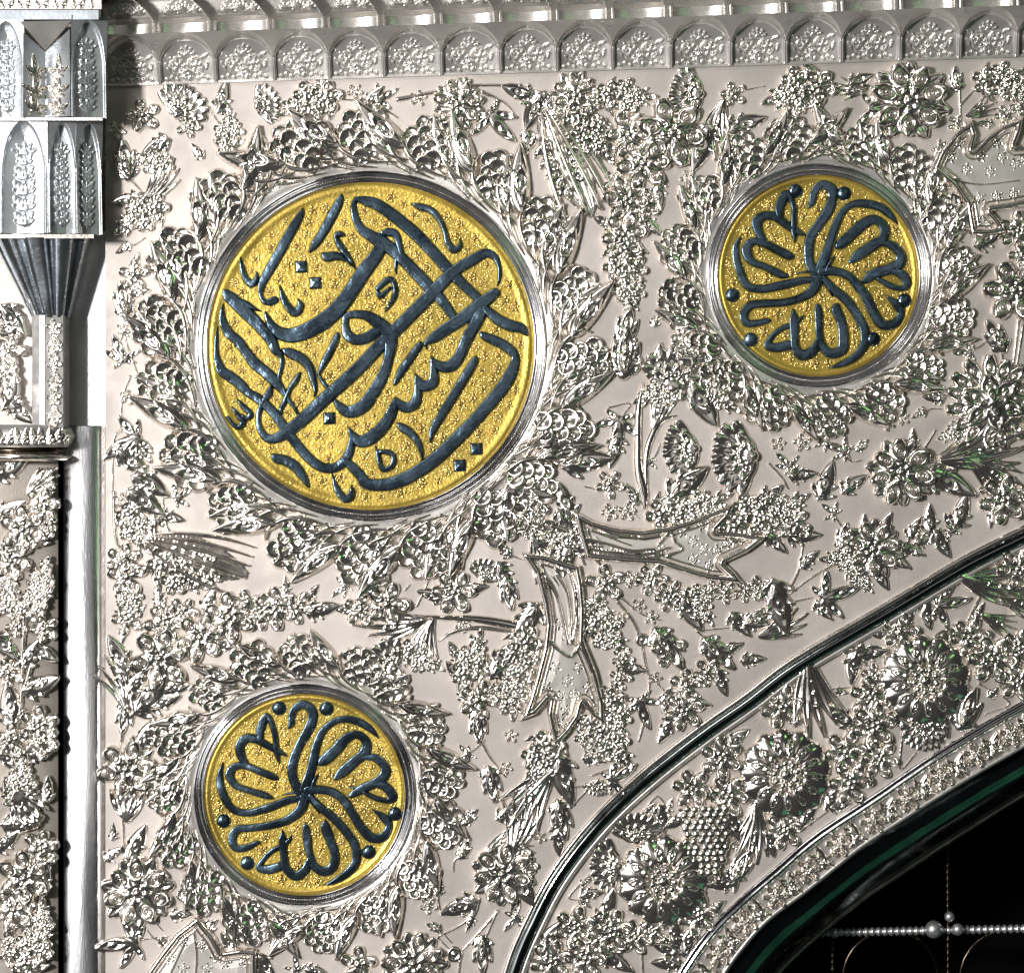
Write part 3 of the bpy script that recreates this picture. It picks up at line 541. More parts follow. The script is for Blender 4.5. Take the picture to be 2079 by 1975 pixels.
# ------------------------------------------------------------------ calligraphy medallions
Q = 5.486
BIG = [  # strokes in a common zoomed frame, (x, y, width)
 ((1152,345,12),(1120,430,85),(1020,600,112),(900,820,118),(790,1010,115),(705,1170,95),(680,1290,62),(715,1380,62),(790,1390,90),(835,1370,92)),
 ((1580,190,15),(1560,265,88),(1470,440,115),(1370,620,108),(1285,750,95),(1230,825,40)),
 ((1725,260,40),(1780,250,75),(1880,275,120),(2000,320,135),(2210,470,140),(2410,640,142),(2610,850,135),(2790,1050,132),(2960,1220,115),(3100,1350,105)),
 ((1735,235,40),(1712,340,72),(1740,470,85),(1800,580,105),(1900,650,130),(2000,710,150),(2120,790,145),(2265,920,135),(2420,1080,140),(2560,1230,140),(2700,1380,120),(2815,1540,100)),
 ((2040,620,60),(2110,615,100),(2180,640,90),(2225,760,72),(2245,860,60)), ((2190,900,50),(2180,1020,32),(2195,1085,8)),
 ((2030,720,150),(1975,860,150),(1830,1050,170),(1700,1250,172),(1560,1440,182),(1400,1590,192),(1210,1705,190),(1040,1760,172),(905,1740,145),(810,1660,105),(752,1560,62),(732,1495,15)),
 ((270,1245,6),(310,1310,115),(400,1390,150),(520,1510,150),(640,1630,140),(780,1790,130),(840,1915,105),(905,1995,62),(918,2065,52),(895,2175,52),(885,2245,34),(935,2355,36),(985,2465,46),(1060,2570,46),(1095,2650,14)),
 ((400,1365,80),(520,1412,72),(620,1468,40),(695,1497,6)),
 ((268,1405,6),(250,1500,52),(265,1620,92),(330,1740,112),(430,1825,115),(520,1950,112),(620,2075,130),(740,2175,132),(840,2275,122),(920,2385,62),(965,2470,14)),
 ((205,1665,6),(188,1780,42),(184,1915,52),(196,2025,74),(250,2155,112),(350,2225,122),(450,2305,120),(540,2395,100),(640,2455,112),(720,2515,112),(800,2595,110),(880,2695,110),(960,2815,112),(1060,2945,112),(1150,3055,112),(1250,3155,112),(1370,3230,114),(1500,3235,112),(1600,3165,108),(1670,3045,98),(1690,2915,60),(1660,2785,12)),
 ((805,2300,20),(770,2405,85),(720,2485,72),(670,2585,62),(652,2715,64),(690,2835,82),(770,2910,100),(880,2895,120),(1000,2815,142),(1150,2695,150),(1300,2555,152),(1450,2415,152),(1620,2265,152),(1800,2095,152),(1965,1920,152),(2165,1720,152),(2365,1520,150),(2565,1320,150),(2725,1150,142),(2865,1030,132),(3025,930,130),(3185,850,110),(3285,890,80),(3330,1000,46),(3335,1110,40),(3315,1212,8)),
 ((1620,1640,72),(1632,1560,82),(1720,1530,92),(1850,1540,112),(1960,1600,140),(2060,1680,150),(2125,1790,142),(2125,1900,130),(2105,1995,112),(2065,2145,120),(1995,2295,132),(1915,2425,142),(1825,2545,150),(1715,2605,150),(1640,2610,125),(1570,2560,105),(1515,2500,60)),
 ((1615,1640,72),(1645,1750,112),(1740,1810,122),(1860,1790,130),(1960,1720,120)),
 ((1542,1725,6),(1520,1790,72),(1460,1925,84),(1400,2035,84),(1340,2155,50),(1330,2205,32),(1390,2305,50),(1445,2380,30)),
 ((3290,1290,110),(3125,1420,150),(2945,1560,150),(2765,1680,142),(2605,1790,120),(2520,1850,50),(2525,1910,12)),
 ((3150,1470,140),(3065,1640,132),(2985,1780,132),(2935,1890,125),(2875,2015,130),(2785,2105,140),(2685,2105,115),(2605,2045,60),(2575,1985,8)),
 ((2580,2010,30),(2605,2165,92),(2595,2285,120),(2505,2325,130),(2435,2265,80),(2393,2180,8)),
 ((2405,2240,40),(2425,2385,92),(2395,2515,120),(2305,2565,120),(2215,2515,92),(2183,2445,8)),
 ((2180,2480,60),(2145,2585,112),(2085,2715,132),(1985,2835,142),(1885,2915,150),(1785,2940,130),(1700,2865,80),(1650,2775,8)),
 ((3135,1720,8),(3165,1765,85),(3265,1810,110),(3370,1860,112),(3465,1930,108),(3510,2000,85),(3495,2095,112),(3425,2255,140),(3305,2425,142),(3165,2585,142),(3035,2735,142),(2885,2885,150),(2735,3035,150),(2585,3165,150),(2415,3285,150),(2215,3385,150),(2045,3425,142),(1865,3410,132),(1790,3320,115),(1710,3235,108),(1620,3150,85)),
 ((3190,1470,90),(3315,1580,122),(3465,1655,130),(3585,1685,108),(3648,1765,20)),
 ((3080,1985,6),(3045,2065,92),(2925,2265,102),(2805,2465,102),(2685,2655,98),(2595,2815,80),(2565,2945,16)),
 ((2460,1830,10),(2435,1885,80),(2335,2025,92),(2235,2175,88),(2172,2300,40)),
 ((2195,2735,8),(2255,2785,90),(2345,2845,92),(2425,2945,72),(2465,3055,46),(2475,3150,6)),
 ((1960,2995,6),(1985,3085,52),(2005,3195,56),(2055,3255,62),(2135,3215,60),(2160,3125,56),(2115,3065,62),(2015,3055,50)),
 ((1985,1240,60),(2085,1150,72),(2145,1150,62),(2180,1260,56),(2145,1370,60),(2068,1500,8)), ((1975,1270,36),(2010,1330,58),(2060,1290,50),(2120,1235,30)),
 ((2365,300,20),(2465,335,82),(2575,370,72),(2665,470,62),(2725,600,52),(2765,740,72),(2835,810,82),(2895,770,56),(2900,690,8)),
 ((1620,655,14),(1560,635,70),(1515,665,50),(1560,760,72),(1640,870,62),(1700,960,32),(1732,1022,6)),
 ((1365,855,25),(1420,890,102),(1520,880,92),(1620,920,42),(1705,995,8)),
 ((455,885,6),(470,1000,52),(510,1120,72),(580,1190,82),(632,1130,52),(640,1060,8)),
 ((890,1205,6),(925,1330,62),(990,1450,82),(1070,1510,92),(1122,1430,72),(1095,1360,16)),
 ((920,1915,14),(1000,1955,102),(1130,2015,112),(1220,2115,92),(1260,2245,72),(1285,2365,42),(1280,2445,6)),
 ((425,2480,22),(500,2565,62),(565,2635,62),(525,2690,52),(470,2650,26)), ((365,2570,22),(440,2665,62),(485,2735,62),(430,2785,62),(365,2740,44),(315,2672,36)),
 ((800,3085,10),(860,3130,102),(960,3155,112),(1060,3215,112),(1140,3315,92),(1190,3405,52),(1216,3455,6)),
 ((1475,3300,6),(1510,3425,56),(1560,3525,82),(1640,3585,92),(1692,3515,72),(1690,3430,10)),
 ((1115,2180,22),(1060,2275,62),(1000,2365,42),(950,2485,52),(905,2580,42),(912,2640,8)),
]
DIAM = [(1130,1000),(1290,1180),(1445,2685),(3080,3025),(2895,3210)]
SMALL = [
 ((788,372,8),(815,320,56),(830,220,66),(900,160,76),(980,190,86),(1000,270,86),(960,380,86),(890,500,76),(840,620,82),(820,740,86),(850,850,82),(905,930,90)),
 ((1572,452,6),(1500,370,62),(1400,310,72),(1270,285,66),(1160,320,62),(1080,400,66),(1030,520,72),(1000,660,82),(970,770,82),(930,860,72),(920,930,82)),
 ((1050,682,8),(1100,640,92),(1200,550,96),(1290,450,86),(1390,420,72),(1460,480,82),(1450,570,92),(1350,660,92),(1260,740,92),(1200,795,40),(1178,812,6)),
 ((1430,620,40),(1540,620,72),(1620,690,82),(1620,770,92),(1530,840,82),(1420,890,82),(1340,940,52),(1308,962,6)),
 ((1530,850,40),(1630,870,82),(1690,950,82),(1650,990,52),(1550,970,50),(1450,920,40)), ((1320,865,8),(1370,885,30),(1420,890,40)),
 ((960,900,82),(1060,895,76),(1180,920,76),(1280,1000,76),(1350,1110,76),(1420,1220,82),(1510,1310,86),(1610,1300,82),(1660,1210,66),(1620,1140,72),(1518,1068,10)),
 ((980,950,50),(1060,1040,72),(1180,1140,76),(1290,1260,76),(1370,1390,76),(1370,1520,76),(1290,1620,72),(1180,1690,50),(1088,1722,6)),
 ((1110,1155,8),(1110,1220,82),(1150,1330,82),(1190,1450,76),(1170,1560,82),(1090,1600,86),(1010,1550,72),(970,1440,62),(950,1310,76),(940,1230,62),(935,1178,8)),
 ((740,1245,8),(740,1330,72),(750,1450,66),(770,1570,76),(850,1640,86),(930,1590,76),(975,1490,50)),
 ((730,1380,50),(640,1430,46),(570,1500,42),(540,1570,62),(620,1585,82),(710,1560,82)), ((822,1288,10),(785,1340,40),(750,1380,40)),
 ((930,960,90),(890,1070,86),(770,1160,76),(620,1205,72),(470,1225,66),(350,1240,72),(300,1320,76),(340,1400,66),(440,1390,62),(520,1352,40),(546,1366,6)),
 ((890,970,50),(780,990,66),(620,1050,72),(450,1095,66),(320,1070,66),(240,970,72),(200,850,66),(200,740,46),(226,658,6)),
 ((662,972,14),(590,945,62),(460,905,56),(340,860,62),(280,770,76),(320,700,66),(420,690,62),(550,740,66),(660,785,62),(702,806,14)),
 ((430,680,50),(380,600,76),(370,510,82),(430,450,82),(530,470,72),(640,530,62),(720,570,50),(782,606,8)),
 ((545,470,50),(545,380,72),(580,280,72),(620,270,50),(660,370,50),(680,480,46),(690,580,50),(711,672,6)),
 ((990,900,22),(1010,820,30),(1050,760,6)), ((740,940,6),(850,920,26),(900,930,40)), ((960,970,22),(1062,1102,6)),
]
SDOTS = [(710,190),(1120,195),(230,1165),(435,1530),(1715,1105),(1485,1435)]
def medallion(cx, cy, rg, ro, strokes, dots, squares, rot, label, shared, nflor, seed):
    root = link('gold_medallion', None, None, None, P(cx, cy, 0), label=label, cat='medallion', group='gold calligraphy medallions')
    root.empty_display_size = .05; org = P(cx, cy, 0)
    # gold field, gently dished, up to its rolled edge
    th = np.linspace(0, 2*math.pi, 181); V = [Vector((0, -3*S, 0))]; F = []
    pr = [(rg*f_, d) for f_, d in ((.2, 3), (.4, 3), (.6, 3), (.8, 3), (.93, 3), (.945, 3.4), (.96, 5), (.975, 5.6), (.99, 4.5), (1.0, 1.5))]
    for q, d in pr: V += [Vector((q*S*math.cos(t), -d*S, q*S*math.sin(t))) for t in th[:-1]]
    F = [(0, 1+i, 1+(i+1) % 180) for i in range(180)]
    F += [(1+j*180+i, 1+(j+1)*180+i, 1+(j+1)*180+(i+1) % 180, 1+j*180+(i+1) % 180) for j in range(len(pr)-1) for i in range(180)]
    link('gold_field', mesh('gold_field', V, F), M_GOLD, root)
    # silver rim: inner lip, hollow, beaded roll, outer roll
    W_ = ro-rg; V = []
    pr = [(0, 0), (.02, 7), (.10, 9.5), (.20, 8), (.26, 4.5), (.34, 6), (.42, 9), (.50, 10), (.56, 8), (.60, 5.5), (.66, 9), (.74, 13.5), (.83, 14.5), (.92, 11.5), (.98, 6), (1.02, 0)]
    for q, d in pr: V += [Vector(((rg+q*W_)*S*math.cos(t), -d*S, (rg+q*W_)*S*math.sin(t))) for t in th[:-1]]
    F = [(j*180+i, j*180+(i+1) % 180, (j+1)*180+(i+1) % 180, (j+1)*180+i) for j in range(len(pr)-1) for i in range(180)]
    rim = link('rim', mesh('rim', V, F), M_MIRROR, root)
    V = []; F = []; nb = int(2*math.pi*(rg+.42*W_)/5.2)      # fine milled beading on the rim
    for i in range(nb):
        t = i*2*math.pi/nb; q = rg+.42*W_; b = len(V)
        for dx, dy, dz in ((0, 0, 3.4), (1.9, 0, 0), (0, 1.9, 0), (-1.9, 0, 0), (0, -1.9, 0)):
            V.append(Vector(((q*math.cos(t)+dx*math.cos(t)-dy*math.sin(t))*S, -(9+dz)*S, (q*math.sin(t)+dx*math.sin(t)+dy*math.cos(t))*S)))
        F += [(b, b+1, b+2), (b, b+2, b+3), (b, b+3, b+4), (b, b+4, b+1)]
    link('beading', mesh('beading', V, F), M_SILVER, rim, kind='stuff')
    field = []
    for i, (me, c) in enumerate(shared):
        a = math.radians(rot); x, y = c[0]*math.cos(a)-c[1]*math.sin(a), c[0]*math.sin(a)+c[1]*math.cos(a)
        link('letter_stroke', me, M_INK, root, Vector((x*S, -3*S-.00004*i, y*S)), rot)
    a = math.radians(rot)
    for x, y in dots:
        x, y = x*math.cos(a)-y*math.sin(a), x*math.sin(a)+y*math.cos(a)
        link('letter_dot', lib('dot', 0, m_dot), M_INK, root, Vector((x*S, -3*S, y*S)))
    for x, y in squares: link('letter_dot', lib('dia', 0, m_dia), M_INK, root, Vector((x*S, -3*S, y*S)))
    # punched florets between the letters
    samp = np.vstack([p for st in strokes for p in [st]]); R = random.Random(seed)
    ca, sa = math.cos(a), math.sin(a); sp = np.stack([samp[:, 0]*ca-samp[:, 1]*sa, samp[:, 0]*sa+samp[:, 1]*ca, samp[:, 2]], 1)
    dd = [(x*ca-y*sa, x*sa+y*ca) for x, y in dots]+list(squares); got = []
    for _ in range(9000):
        q, t = (rg-24)*math.sqrt(R.random()), R.random()*2*math.pi; x, y = q*math.cos(t), q*math.sin(t)
        if any((x-gx)**2+(y-gy)**2 < 24**2 for gx, gy in got): continue
        if np.min(np.hypot(sp[:, 0]-x, sp[:, 1]-y)-sp[:, 2]/2) < 9: continue
        if any((x-gx)**2+(y-gy)**2 < 27**2 for gx, gy in dd): continue
        got.append((x, y)); k = R.uniform(.55, .85)
        me = lib('gfloret', R.randrange(4), m_floret)
        link('floret', me, M_GOLDHI, root, Vector((x*S, -3*S, y*S)), R.uniform(0, 360), (k, k*1.5, k))
        if len(got) >= nflor: break
    # fine punched beads that fill the ground
    V = []; F = []
    for _ in range(int(nflor*30)):
        q, t = (rg*.93)*math.sqrt(R.random()), R.random()*2*math.pi; x, y = q*math.cos(t), q*math.sin(t)
        if np.min(np.hypot(sp[:, 0]-x, sp[:, 1]-y)-sp[:, 2]/2) < 3: continue
        b = len(V); z = R.uniform(1.6, 3.0)
        for dx, dy, dz in ((0, 0, z*.9), (z, 0, -.4), (0, z, -.4), (-z, 0, -.4), (0, -z, -.4)): V.append(Vector(((x+dx)*S, -(3+dz)*S, (y+dy)*S)))
        F += [(b, b+1, b+2), (b, b+2, b+3), (b, b+3, b+4), (b, b+4, b+1)]
    link('stippling', mesh('stippling', V, F), M_GOLDHI, root, kind='stuff')
    return root
def m_dot(v):
    X, Y = grid(-19, 19, -19, 19, 1.0); d = np.hypot(X, Y); H = np.where(d < 14.7, 9*np.sqrt(np.clip(1-(d/14.9)**2.6, 0, 1)), (14.7-d)*3); return hmesh('letter_dot', X, Y, H)
def m_dia(v):
    X, Y = grid(-20, 20, -20, 20, 1.0); d = np.maximum(np.abs(X+.06*Y), np.abs(Y-.04*X)); f = 12.5-d; H = np.where(f > 0, 7*np.sqrt(1-(1-np.clip(f/4, 0, 1))**2)+.12*f, f*3); return hmesh('letter_dot', X, Y, H)
def to_local(st, q, ox, oy, cx, cy): return [np.array(smooth_path([(ox+x/q-cx, -(oy+y/q-cy), w_/q) for x, y, w_ in s])) for s in st]
bigp = to_local(BIG, Q, 400, 360, 748, 703)
big_sh = [stroke_mesh('letter_stroke', [p], 7.5+.12*(i % 5), flat=2.8, res=1.15) for i, p in enumerate(bigp)]
BC = (748, 703)
medallion(753, 703, 331, 357, bigp, [], [(400+x/Q-BC[0]-5+5, -(360+y/Q-BC[1])) for x, y in DIAM], 0, 'largest gold medallion with crowded slate-blue calligraphy, upper left of the panel', big_sh, 235, 3)
q2 = 4.2636
smp = to_local(SMALL, q2, 400, 1390, 618, 1610)
sm_sh = [stroke_mesh('letter_stroke', [p], 7.2+.12*(i % 5), flat=2.6, res=1.1) for i, p in enumerate(smp)]
sdots = [(400+x/q2-618, -(1390+y/q2-1610)) for x, y in SDOTS]
medallion(618, 1612, 203, 227, smp, sdots, [], 0, 'smaller gold medallion with whirling slate-blue script, lower left near the round rod', sm_sh, 110, 4)
JR = random.Random(9)
smp2 = to_local([[(x+JR.uniform(-9, 9), y+JR.uniform(-9, 9), w_*JR.uniform(.95, 1.18)) for x, y, w_ in st] for st in SMALL], q2, 400, 1390, 618, 1610)
sm2 = [stroke_mesh('letter_stroke', [p], 7.2+.12*(i % 5), flat=2.6, res=1.1) for i, p in enumerate(smp2)]
c4, s4 = math.cos(math.radians(4.5)), math.sin(math.radians(4.5))
edots = [(x*c4-y*s4, x*s4+y*c4) for x, y in [(1440+x/q2-1657, -(340+y/q2-562)) for x, y in ((725,215),(1145,235),(180,1115),(340,1500),(1670,1160),(1395,1495))]]
medallion(1661, 560, 203, 229, smp2, edots, [], -4.5, 'smaller gold medallion with whirling slate-blue script, upper right under the cornice', sm2, 110, 5)

# ------------------------------------------------------------------ arch surround
arch = strip('arch_surround', offset(OUTER, 34), INNER, M_PLATE, dA=-6, dB=-6, label='wide silver arch band with large rosettes and flowers beside dark mouldings', cat='arch')
def mould(name, base, steps, m, parent): 
    return strip(name, base, base, m, parent) if False else strip_off(name, base, steps, m, parent)
def strip_off(name, base, steps, m, parent):
    n = len(base); V = []
    for o, d in steps: V += [P(x, y, d) for x, y in offset(base, o)]
    F = [(r*n+i, r*n+i+1, (r+1)*n+i+1, (r+1)*n+i) for r in range(len(steps)-1) for i in range(n-1)]
    return link(name, mesh(name, V, F), m, parent)
strip_off('outer_moulding', OUTER, [(-6, -3), (-5, 5), (-1, 8), (4, 7), (7, 4)], M_SILVER, arch)
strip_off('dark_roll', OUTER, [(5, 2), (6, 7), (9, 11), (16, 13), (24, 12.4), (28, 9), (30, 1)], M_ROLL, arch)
strip_off('inner_fillet', OUTER, [(29, 0), (31, 4), (35, 6), (39, 3), (41, -8)], M_FRIEZE, arch)
strip_off('narrow_roll', INNER, [(-10, -8), (-8, 2), (-3, 5), (1, 1), (3, 3), (7, 5), (11, 2), (13, -6)], M_MIRROR, arch)
strip('scroll_band', offset(INNER, 9), EDGE, M_FRIEZE, arch, dA=-4, dB=-6)
strip_off('edge_bead', EDGE, [(-7, -8), (-5, 1), (-1, 3), (3, 1), (5, -14)], M_FRIEZE, arch)
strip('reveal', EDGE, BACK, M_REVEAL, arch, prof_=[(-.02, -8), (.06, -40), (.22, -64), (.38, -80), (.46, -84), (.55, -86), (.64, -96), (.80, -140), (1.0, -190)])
strip_off('gilt_fillet', BACK, [(-6, -184), (-4, -178), (0, -176), (3, -180), (5, -196)], M_DARKSILVER, arch)
# scrolling flowers of the narrow band
mid = (offset(INNER, 12)+offset(EDGE, -6))/2
sl = np.r_[0, np.cumsum(np.hypot(*np.diff(mid, axis=0).T))]; k = 0; s0 = 36
while s0 < sl[-1]:
    u = np.interp(s0, sl, mid[:, 0]); v = np.interp(s0, sl, mid[:, 1]); u2 = np.interp(s0+5, sl, mid[:, 0]); v2 = np.interp(s0+5, sl, mid[:, 1])
    ang = math.degrees(math.atan2(-(v2-v), u2-u))
    if k % 2 == 0:
        motif('flower6', u, v, 54, None, arch, d=-5, hs=1.25)
        motif('leaf', u+math.cos(math.radians(ang))*24, v-math.sin(math.radians(ang))*24, 26, ang+150, arch, d=-5)
    else:
        motif('leaf', u, v, 52, ang+62, arch, d=-5, hs=1.4); motif('leaf', u-8, v+4, 46, ang+105, arch, d=-5, hs=1.4); motif('leaf', u+8, v+6, 40, ang-60, arch, d=-5, hs=1.4)
    s0 += 41.5; k += 1
AL = [('sprig',1350,860,68,0),('leaf',1210,930,52,-80),('leaf',1060,970,42,60),('flower5',1000,1060,68),('leaf',870,1080,42,180),('lance',1690,740,132,-25),('lance',1880,850,92,-40),('stem',((1620,770),(1510,980)),6),('leaf',1610,910,36,50),('rosette',1190,1430,158),('leaf',1370,1080,52,190),('flower6',1530,1100,72),('lance',1750,1000,72,-30),('flower6',1710,1270,88),('flower6',1910,1190,72),('flower6',1900,1430,72),('flower6',1900,580,78),('leaf',630,1310,66,-110),('leaf',780,1220,62,10),('lance',320,1560,152,-85),('flower6',100,1630,78),('stem',((430,1500),(640,1480)),5),('leaf',560,1510,26,0),('flower6',800,1410,52),('flower6',780,1560,78),('flower6',800,1770,82),('leaf',560,1690,62,130),('leaf',990,1730,52,-10),('half',1190,1800,82,-90),('leaf',1340,1740,56,-60),('bud',1510,1650,82,70),('stem',((1600,1450),(1830,1600),(1640,1690)),5),('leaf',1720,1520,30,30)]
place(1560, 1000, AL, arch, -6)
AO = [('rosette',1150,1170,158),('rosette',2080,360,158),('flower6',1590,240,78),('leaf',1700,80,52,50),('flower6',1370,470,72),('flower6',1640,530,78),('leaf',1270,720,56,220),('leaf',1680,740,62,-70),('grapes',1480,860,132,-88),('half',950,780,82,90),('leaf',1150,690,52,-70),('stem',((980,660),(1110,530),(1220,730)),5),('leaf',1050,620,26,30),('leaf',1190,600,30,80),('lance',1870,830,122,-85),('stem',((1630,950),(1810,910)),4),('flower5',1700,910,22),('half',720,1060,86,180),('stem',((600,1110),(430,1300),(640,1310)),5),('leaf',600,1260,46,20),('leaf',560,1170,26,40),('leaf',550,1340,26,-20),('bud',1740,1060,66,60),('leaf',1600,1200,62,200),('flower6',480,1530,78),('flower6',750,1550,82),('leaf',740,1370,66,60),('flower6',940,1600,62),('flower6',1070,1550,52),('leaf',280,1600,72,70),('flower6',300,1780,78),('flower6',560,1760,78),('leaf',800,1770,66,-20),('flower6',1420,1430,72),('leaf',1540,1390,46,20),('leaf',1400,1570,32,-90),('stem',((1270,1450),(1300,1600)),5),('leaf',1250,1570,56,80),('leaf',1330,1620,62,80),('leaf',1180,1690,56,160),('leaf',1180,1810,56,190),('stem',((980,1680),(995,1890)),5)]
place(1040, 1475, AO, arch, -6)
AP = [('flower6',590,190,78),('flower6',850,250,68),('flower6',620,430,78),('leaf',480,540,52,240),('leaf',540,600,42,10),('half',1190,80,72,-90),('stem',((1010,100),(1000,320),(1120,200)),5),('flower6',120,790,68),('leaf',300,670,46,50),('stem',((260,770),(450,640)),5),('leaf',20,880,52,-80)]
place(1560, 1475, AP, arch, -6)

# ------------------------------------------------------------------ grille seen in the dark opening
grille = link('lattice_grille', None, None, None, P(1900, 2150, -260), label='dark metal lattice grille with ball joints inside the arch opening', cat='grille')
gorg = P(1900, 2150, -260)
def lathe_bar(name, p0, p1, r, parent, beads, m=M_DARK):
    a, b = P(*p0)-gorg, P(*p1)-gorg; ax = (b-a); Ln = ax.length; ax.normalize(); e1 = ax.orthogonal().normalized(); e2 = ax.cross(e1); V = []; n = beads*8; F = []
    for i in range(n+1):
        q = r*S*(.55+.45*abs(math.sin(math.pi*i/8)))
        V += [a+ax*Ln*i/n+e1*q*math.cos(t)+e2*q*math.sin(t) for t in [j*math.pi/5 for j in range(10)]]
    F = [(i*10+j, i*10+(j+1) % 10, (i+1)*10+(j+1) % 10, (i+1)*10+j) for i in range(n) for j in range(10)]
    return link(name, mesh(name, V, F), m, parent)
def sphere(name, c, r, parent, m):
    V = []; F = []; n, k_ = 20, 12; o = P(*c)-gorg
    for i in range(k_+1):
        p = math.pi*i/k_
        V += [o+Vector((math.sin(p)*math.cos(t), math.sin(p)*math.sin(t), math.cos(p)))*r*S for t in [j*2*math.pi/n for j in range(n)]]
    F = [(i*n+j, i*n+(j+1) % n, (i+1)*n+(j+1) % n, (i+1)*n+j) for i in range(k_) for j in range(n)]
    return link(name, mesh(name, V, F), m, parent)
D0 = -260
lathe_bar('bar', (1560, 1895, D0), (2200, 1882, D0), 10, grille, 50, M_STRIP)  # glints on this bar and the balls are put into a brighter metal
lathe_bar('bar', (1924, 1600, D0), (1926, 2200, D0), 6, grille, 44)
lathe_bar('bar', (1690, 1800, D0), (1692, 2200, D0), 6, grille, 30)
sphere('ball_joint', (1896, 1886, D0+16), 19, grille, M_STRIP); sphere('ball_joint', (1945, 1886, D0+16), 13, grille, M_STRIP); sphere('ball_joint', (1928, 1860, D0+14), 11, grille, M_STRIP); sphere('ball_joint', (1695, 1893, D0+14), 11, grille, M_STRIP)
for cx, cy in ((1808, 1985), (2046, 1985)):
    V = []; F = []; n = 48; o = P(cx, cy, D0)-gorg
    for i in range(n):
        t = i*2*math.pi/n; rr = 5*(.6+.4*abs(math.sin(i*math.pi/2+.4)))
        V += [o+Vector(((100+rr*math.cos(p))*math.cos(t), rr*math.sin(p), (100+rr*math.cos(p))*math.sin(t)))*S for p in [j*math.pi/4 for j in range(8)]]
    F = [(i*8+j, i*8+(j+1) % 8, ((i+1) % n)*8+(j+1) % 8, ((i+1) % n)*8+j) for i in range(n) for j in range(8)]
    link('ring', mesh('ring', V, F), M_DARK, grille)

# ------------------------------------------------------------------ corner post: flat strip and round rod
post = link('corner_post', None, None, None, P(172, 2150, -30), label='bright silver corner post with a plain round rod between column and panel', cat='post')
porg = P(172, 2150, -30)
def rel(V, o): return [v-o for v in V]
V, F = box(120, 214, 470, 868, -40, -26); link('flat_strip', mesh('flat_strip', rel(V, porg), F, False), M_STRIP, post)
V = []; n = 24
for v in (864, 866, 2190):
    for i in range(n+1):
        t = math.pi*i/n; rr = 39 if v > 865 else 36
        V.append(P(168-rr*math.cos(t), v, -22+rr*.30*math.sin(t))-porg)
F = [(r*(n+1)+i, r*(n+1)+i+1, (r+2-1)*(n+1)+i+1, (r+1)*(n+1)+i) for r in range(2) for i in range(n)]+[tuple(range(n, -1, -1))]
link('round_rod', mesh('round_rod', V, F), M_ROD, post)
V, F = box(100, 232, -80, 520, -240, -190); link('shadow_recess', mesh('shadow_recess', rel(V, porg), F, False), M_DARKSILVER, post)  # set deep and dark to stand in for the capital's shadow on the strip
V, F = box(206, 213, 866, 2190, -30, -4); link('edge_strip', mesh('edge_strip', rel(V, porg), F, False), M_DARKSILVER, post)
V, F = box(116, 131, 840, 2190, -60, -46); link('back_groove', mesh('back_groove', rel(V, porg), F, False), M_VOID, post)  # black strip, shade of the gap beside the rod put into its colour

# ------------------------------------------------------------------ column
col = link('column', None, None, None, P(60, 2150, 0), label='silver column with faceted capital and slender shaft above a flowered pilaster', cat='column')
corg = P(60, 2150, 0)
def facet(name, pts, m, smooth=False, parent=col, thick=6):
    V = [P(*p)-corg for p in pts]; n = len(V); V += [v+Vector((0, thick*S, 0)) for v in V]
    F = [tuple(range(n)), tuple(range(2*n-1, n-1, -1))]+[(i, n+i, n+(i+1) % n, (i+1) % n) for i in range(n)]
    bm = bmesh.new(); bv = [bm.verts.new(v) for v in V]
    for f in F: bm.faces.new([bv[i] for i in f])
    bmesh.ops.recalc_face_normals(bm, faces=bm.faces[:]); bmesh.ops.triangulate(bm, faces=[f for f in bm.faces if len(f.verts) > 4])
    me = bpy.data.meshes.new(name); bm.to_mesh(me); bm.free()
    return link(name, me, m, parent)
def onfacet(kind, u, v, size, rot, d, parent, m=None, ry=0.0, hs=.45):
    o = motif(kind, u, v, size, rot, parent, m or M_FRIEZE, d=d, hs=hs, org=corg)
    if ry: o.rotation_mode = 'XYZ'; o.matrix_basis = Matrix.Translation(o.location) @ Matrix.Rotation(math.radians(ry), 4, 'Z') @ Matrix.Rotation(o.rotation_euler.y, 4, 'Y') @ Matrix.Diagonal((*o.scale, 1))
    return o
V, F = box(-80, 206, -60, 19, -20, 175); link('abacus', mesh('abacus', rel(V, corg), F, False), M_FRIEZE, col)
V, F = box(-80, 200, 21, 40, -20, 165); link('neck_band', mesh('neck_band', rel(V, corg), F, False), M_BLUE, col)
for i in range(11): onfacet('leaf', 4+i*18, 8, 20, 70 if i % 2 else 110, 176, col)
V, F = box(-80, 150, 30, 478, -20, 60); link('core', mesh('core', rel(V, corg), F, False), M_DARKSILVER, col)
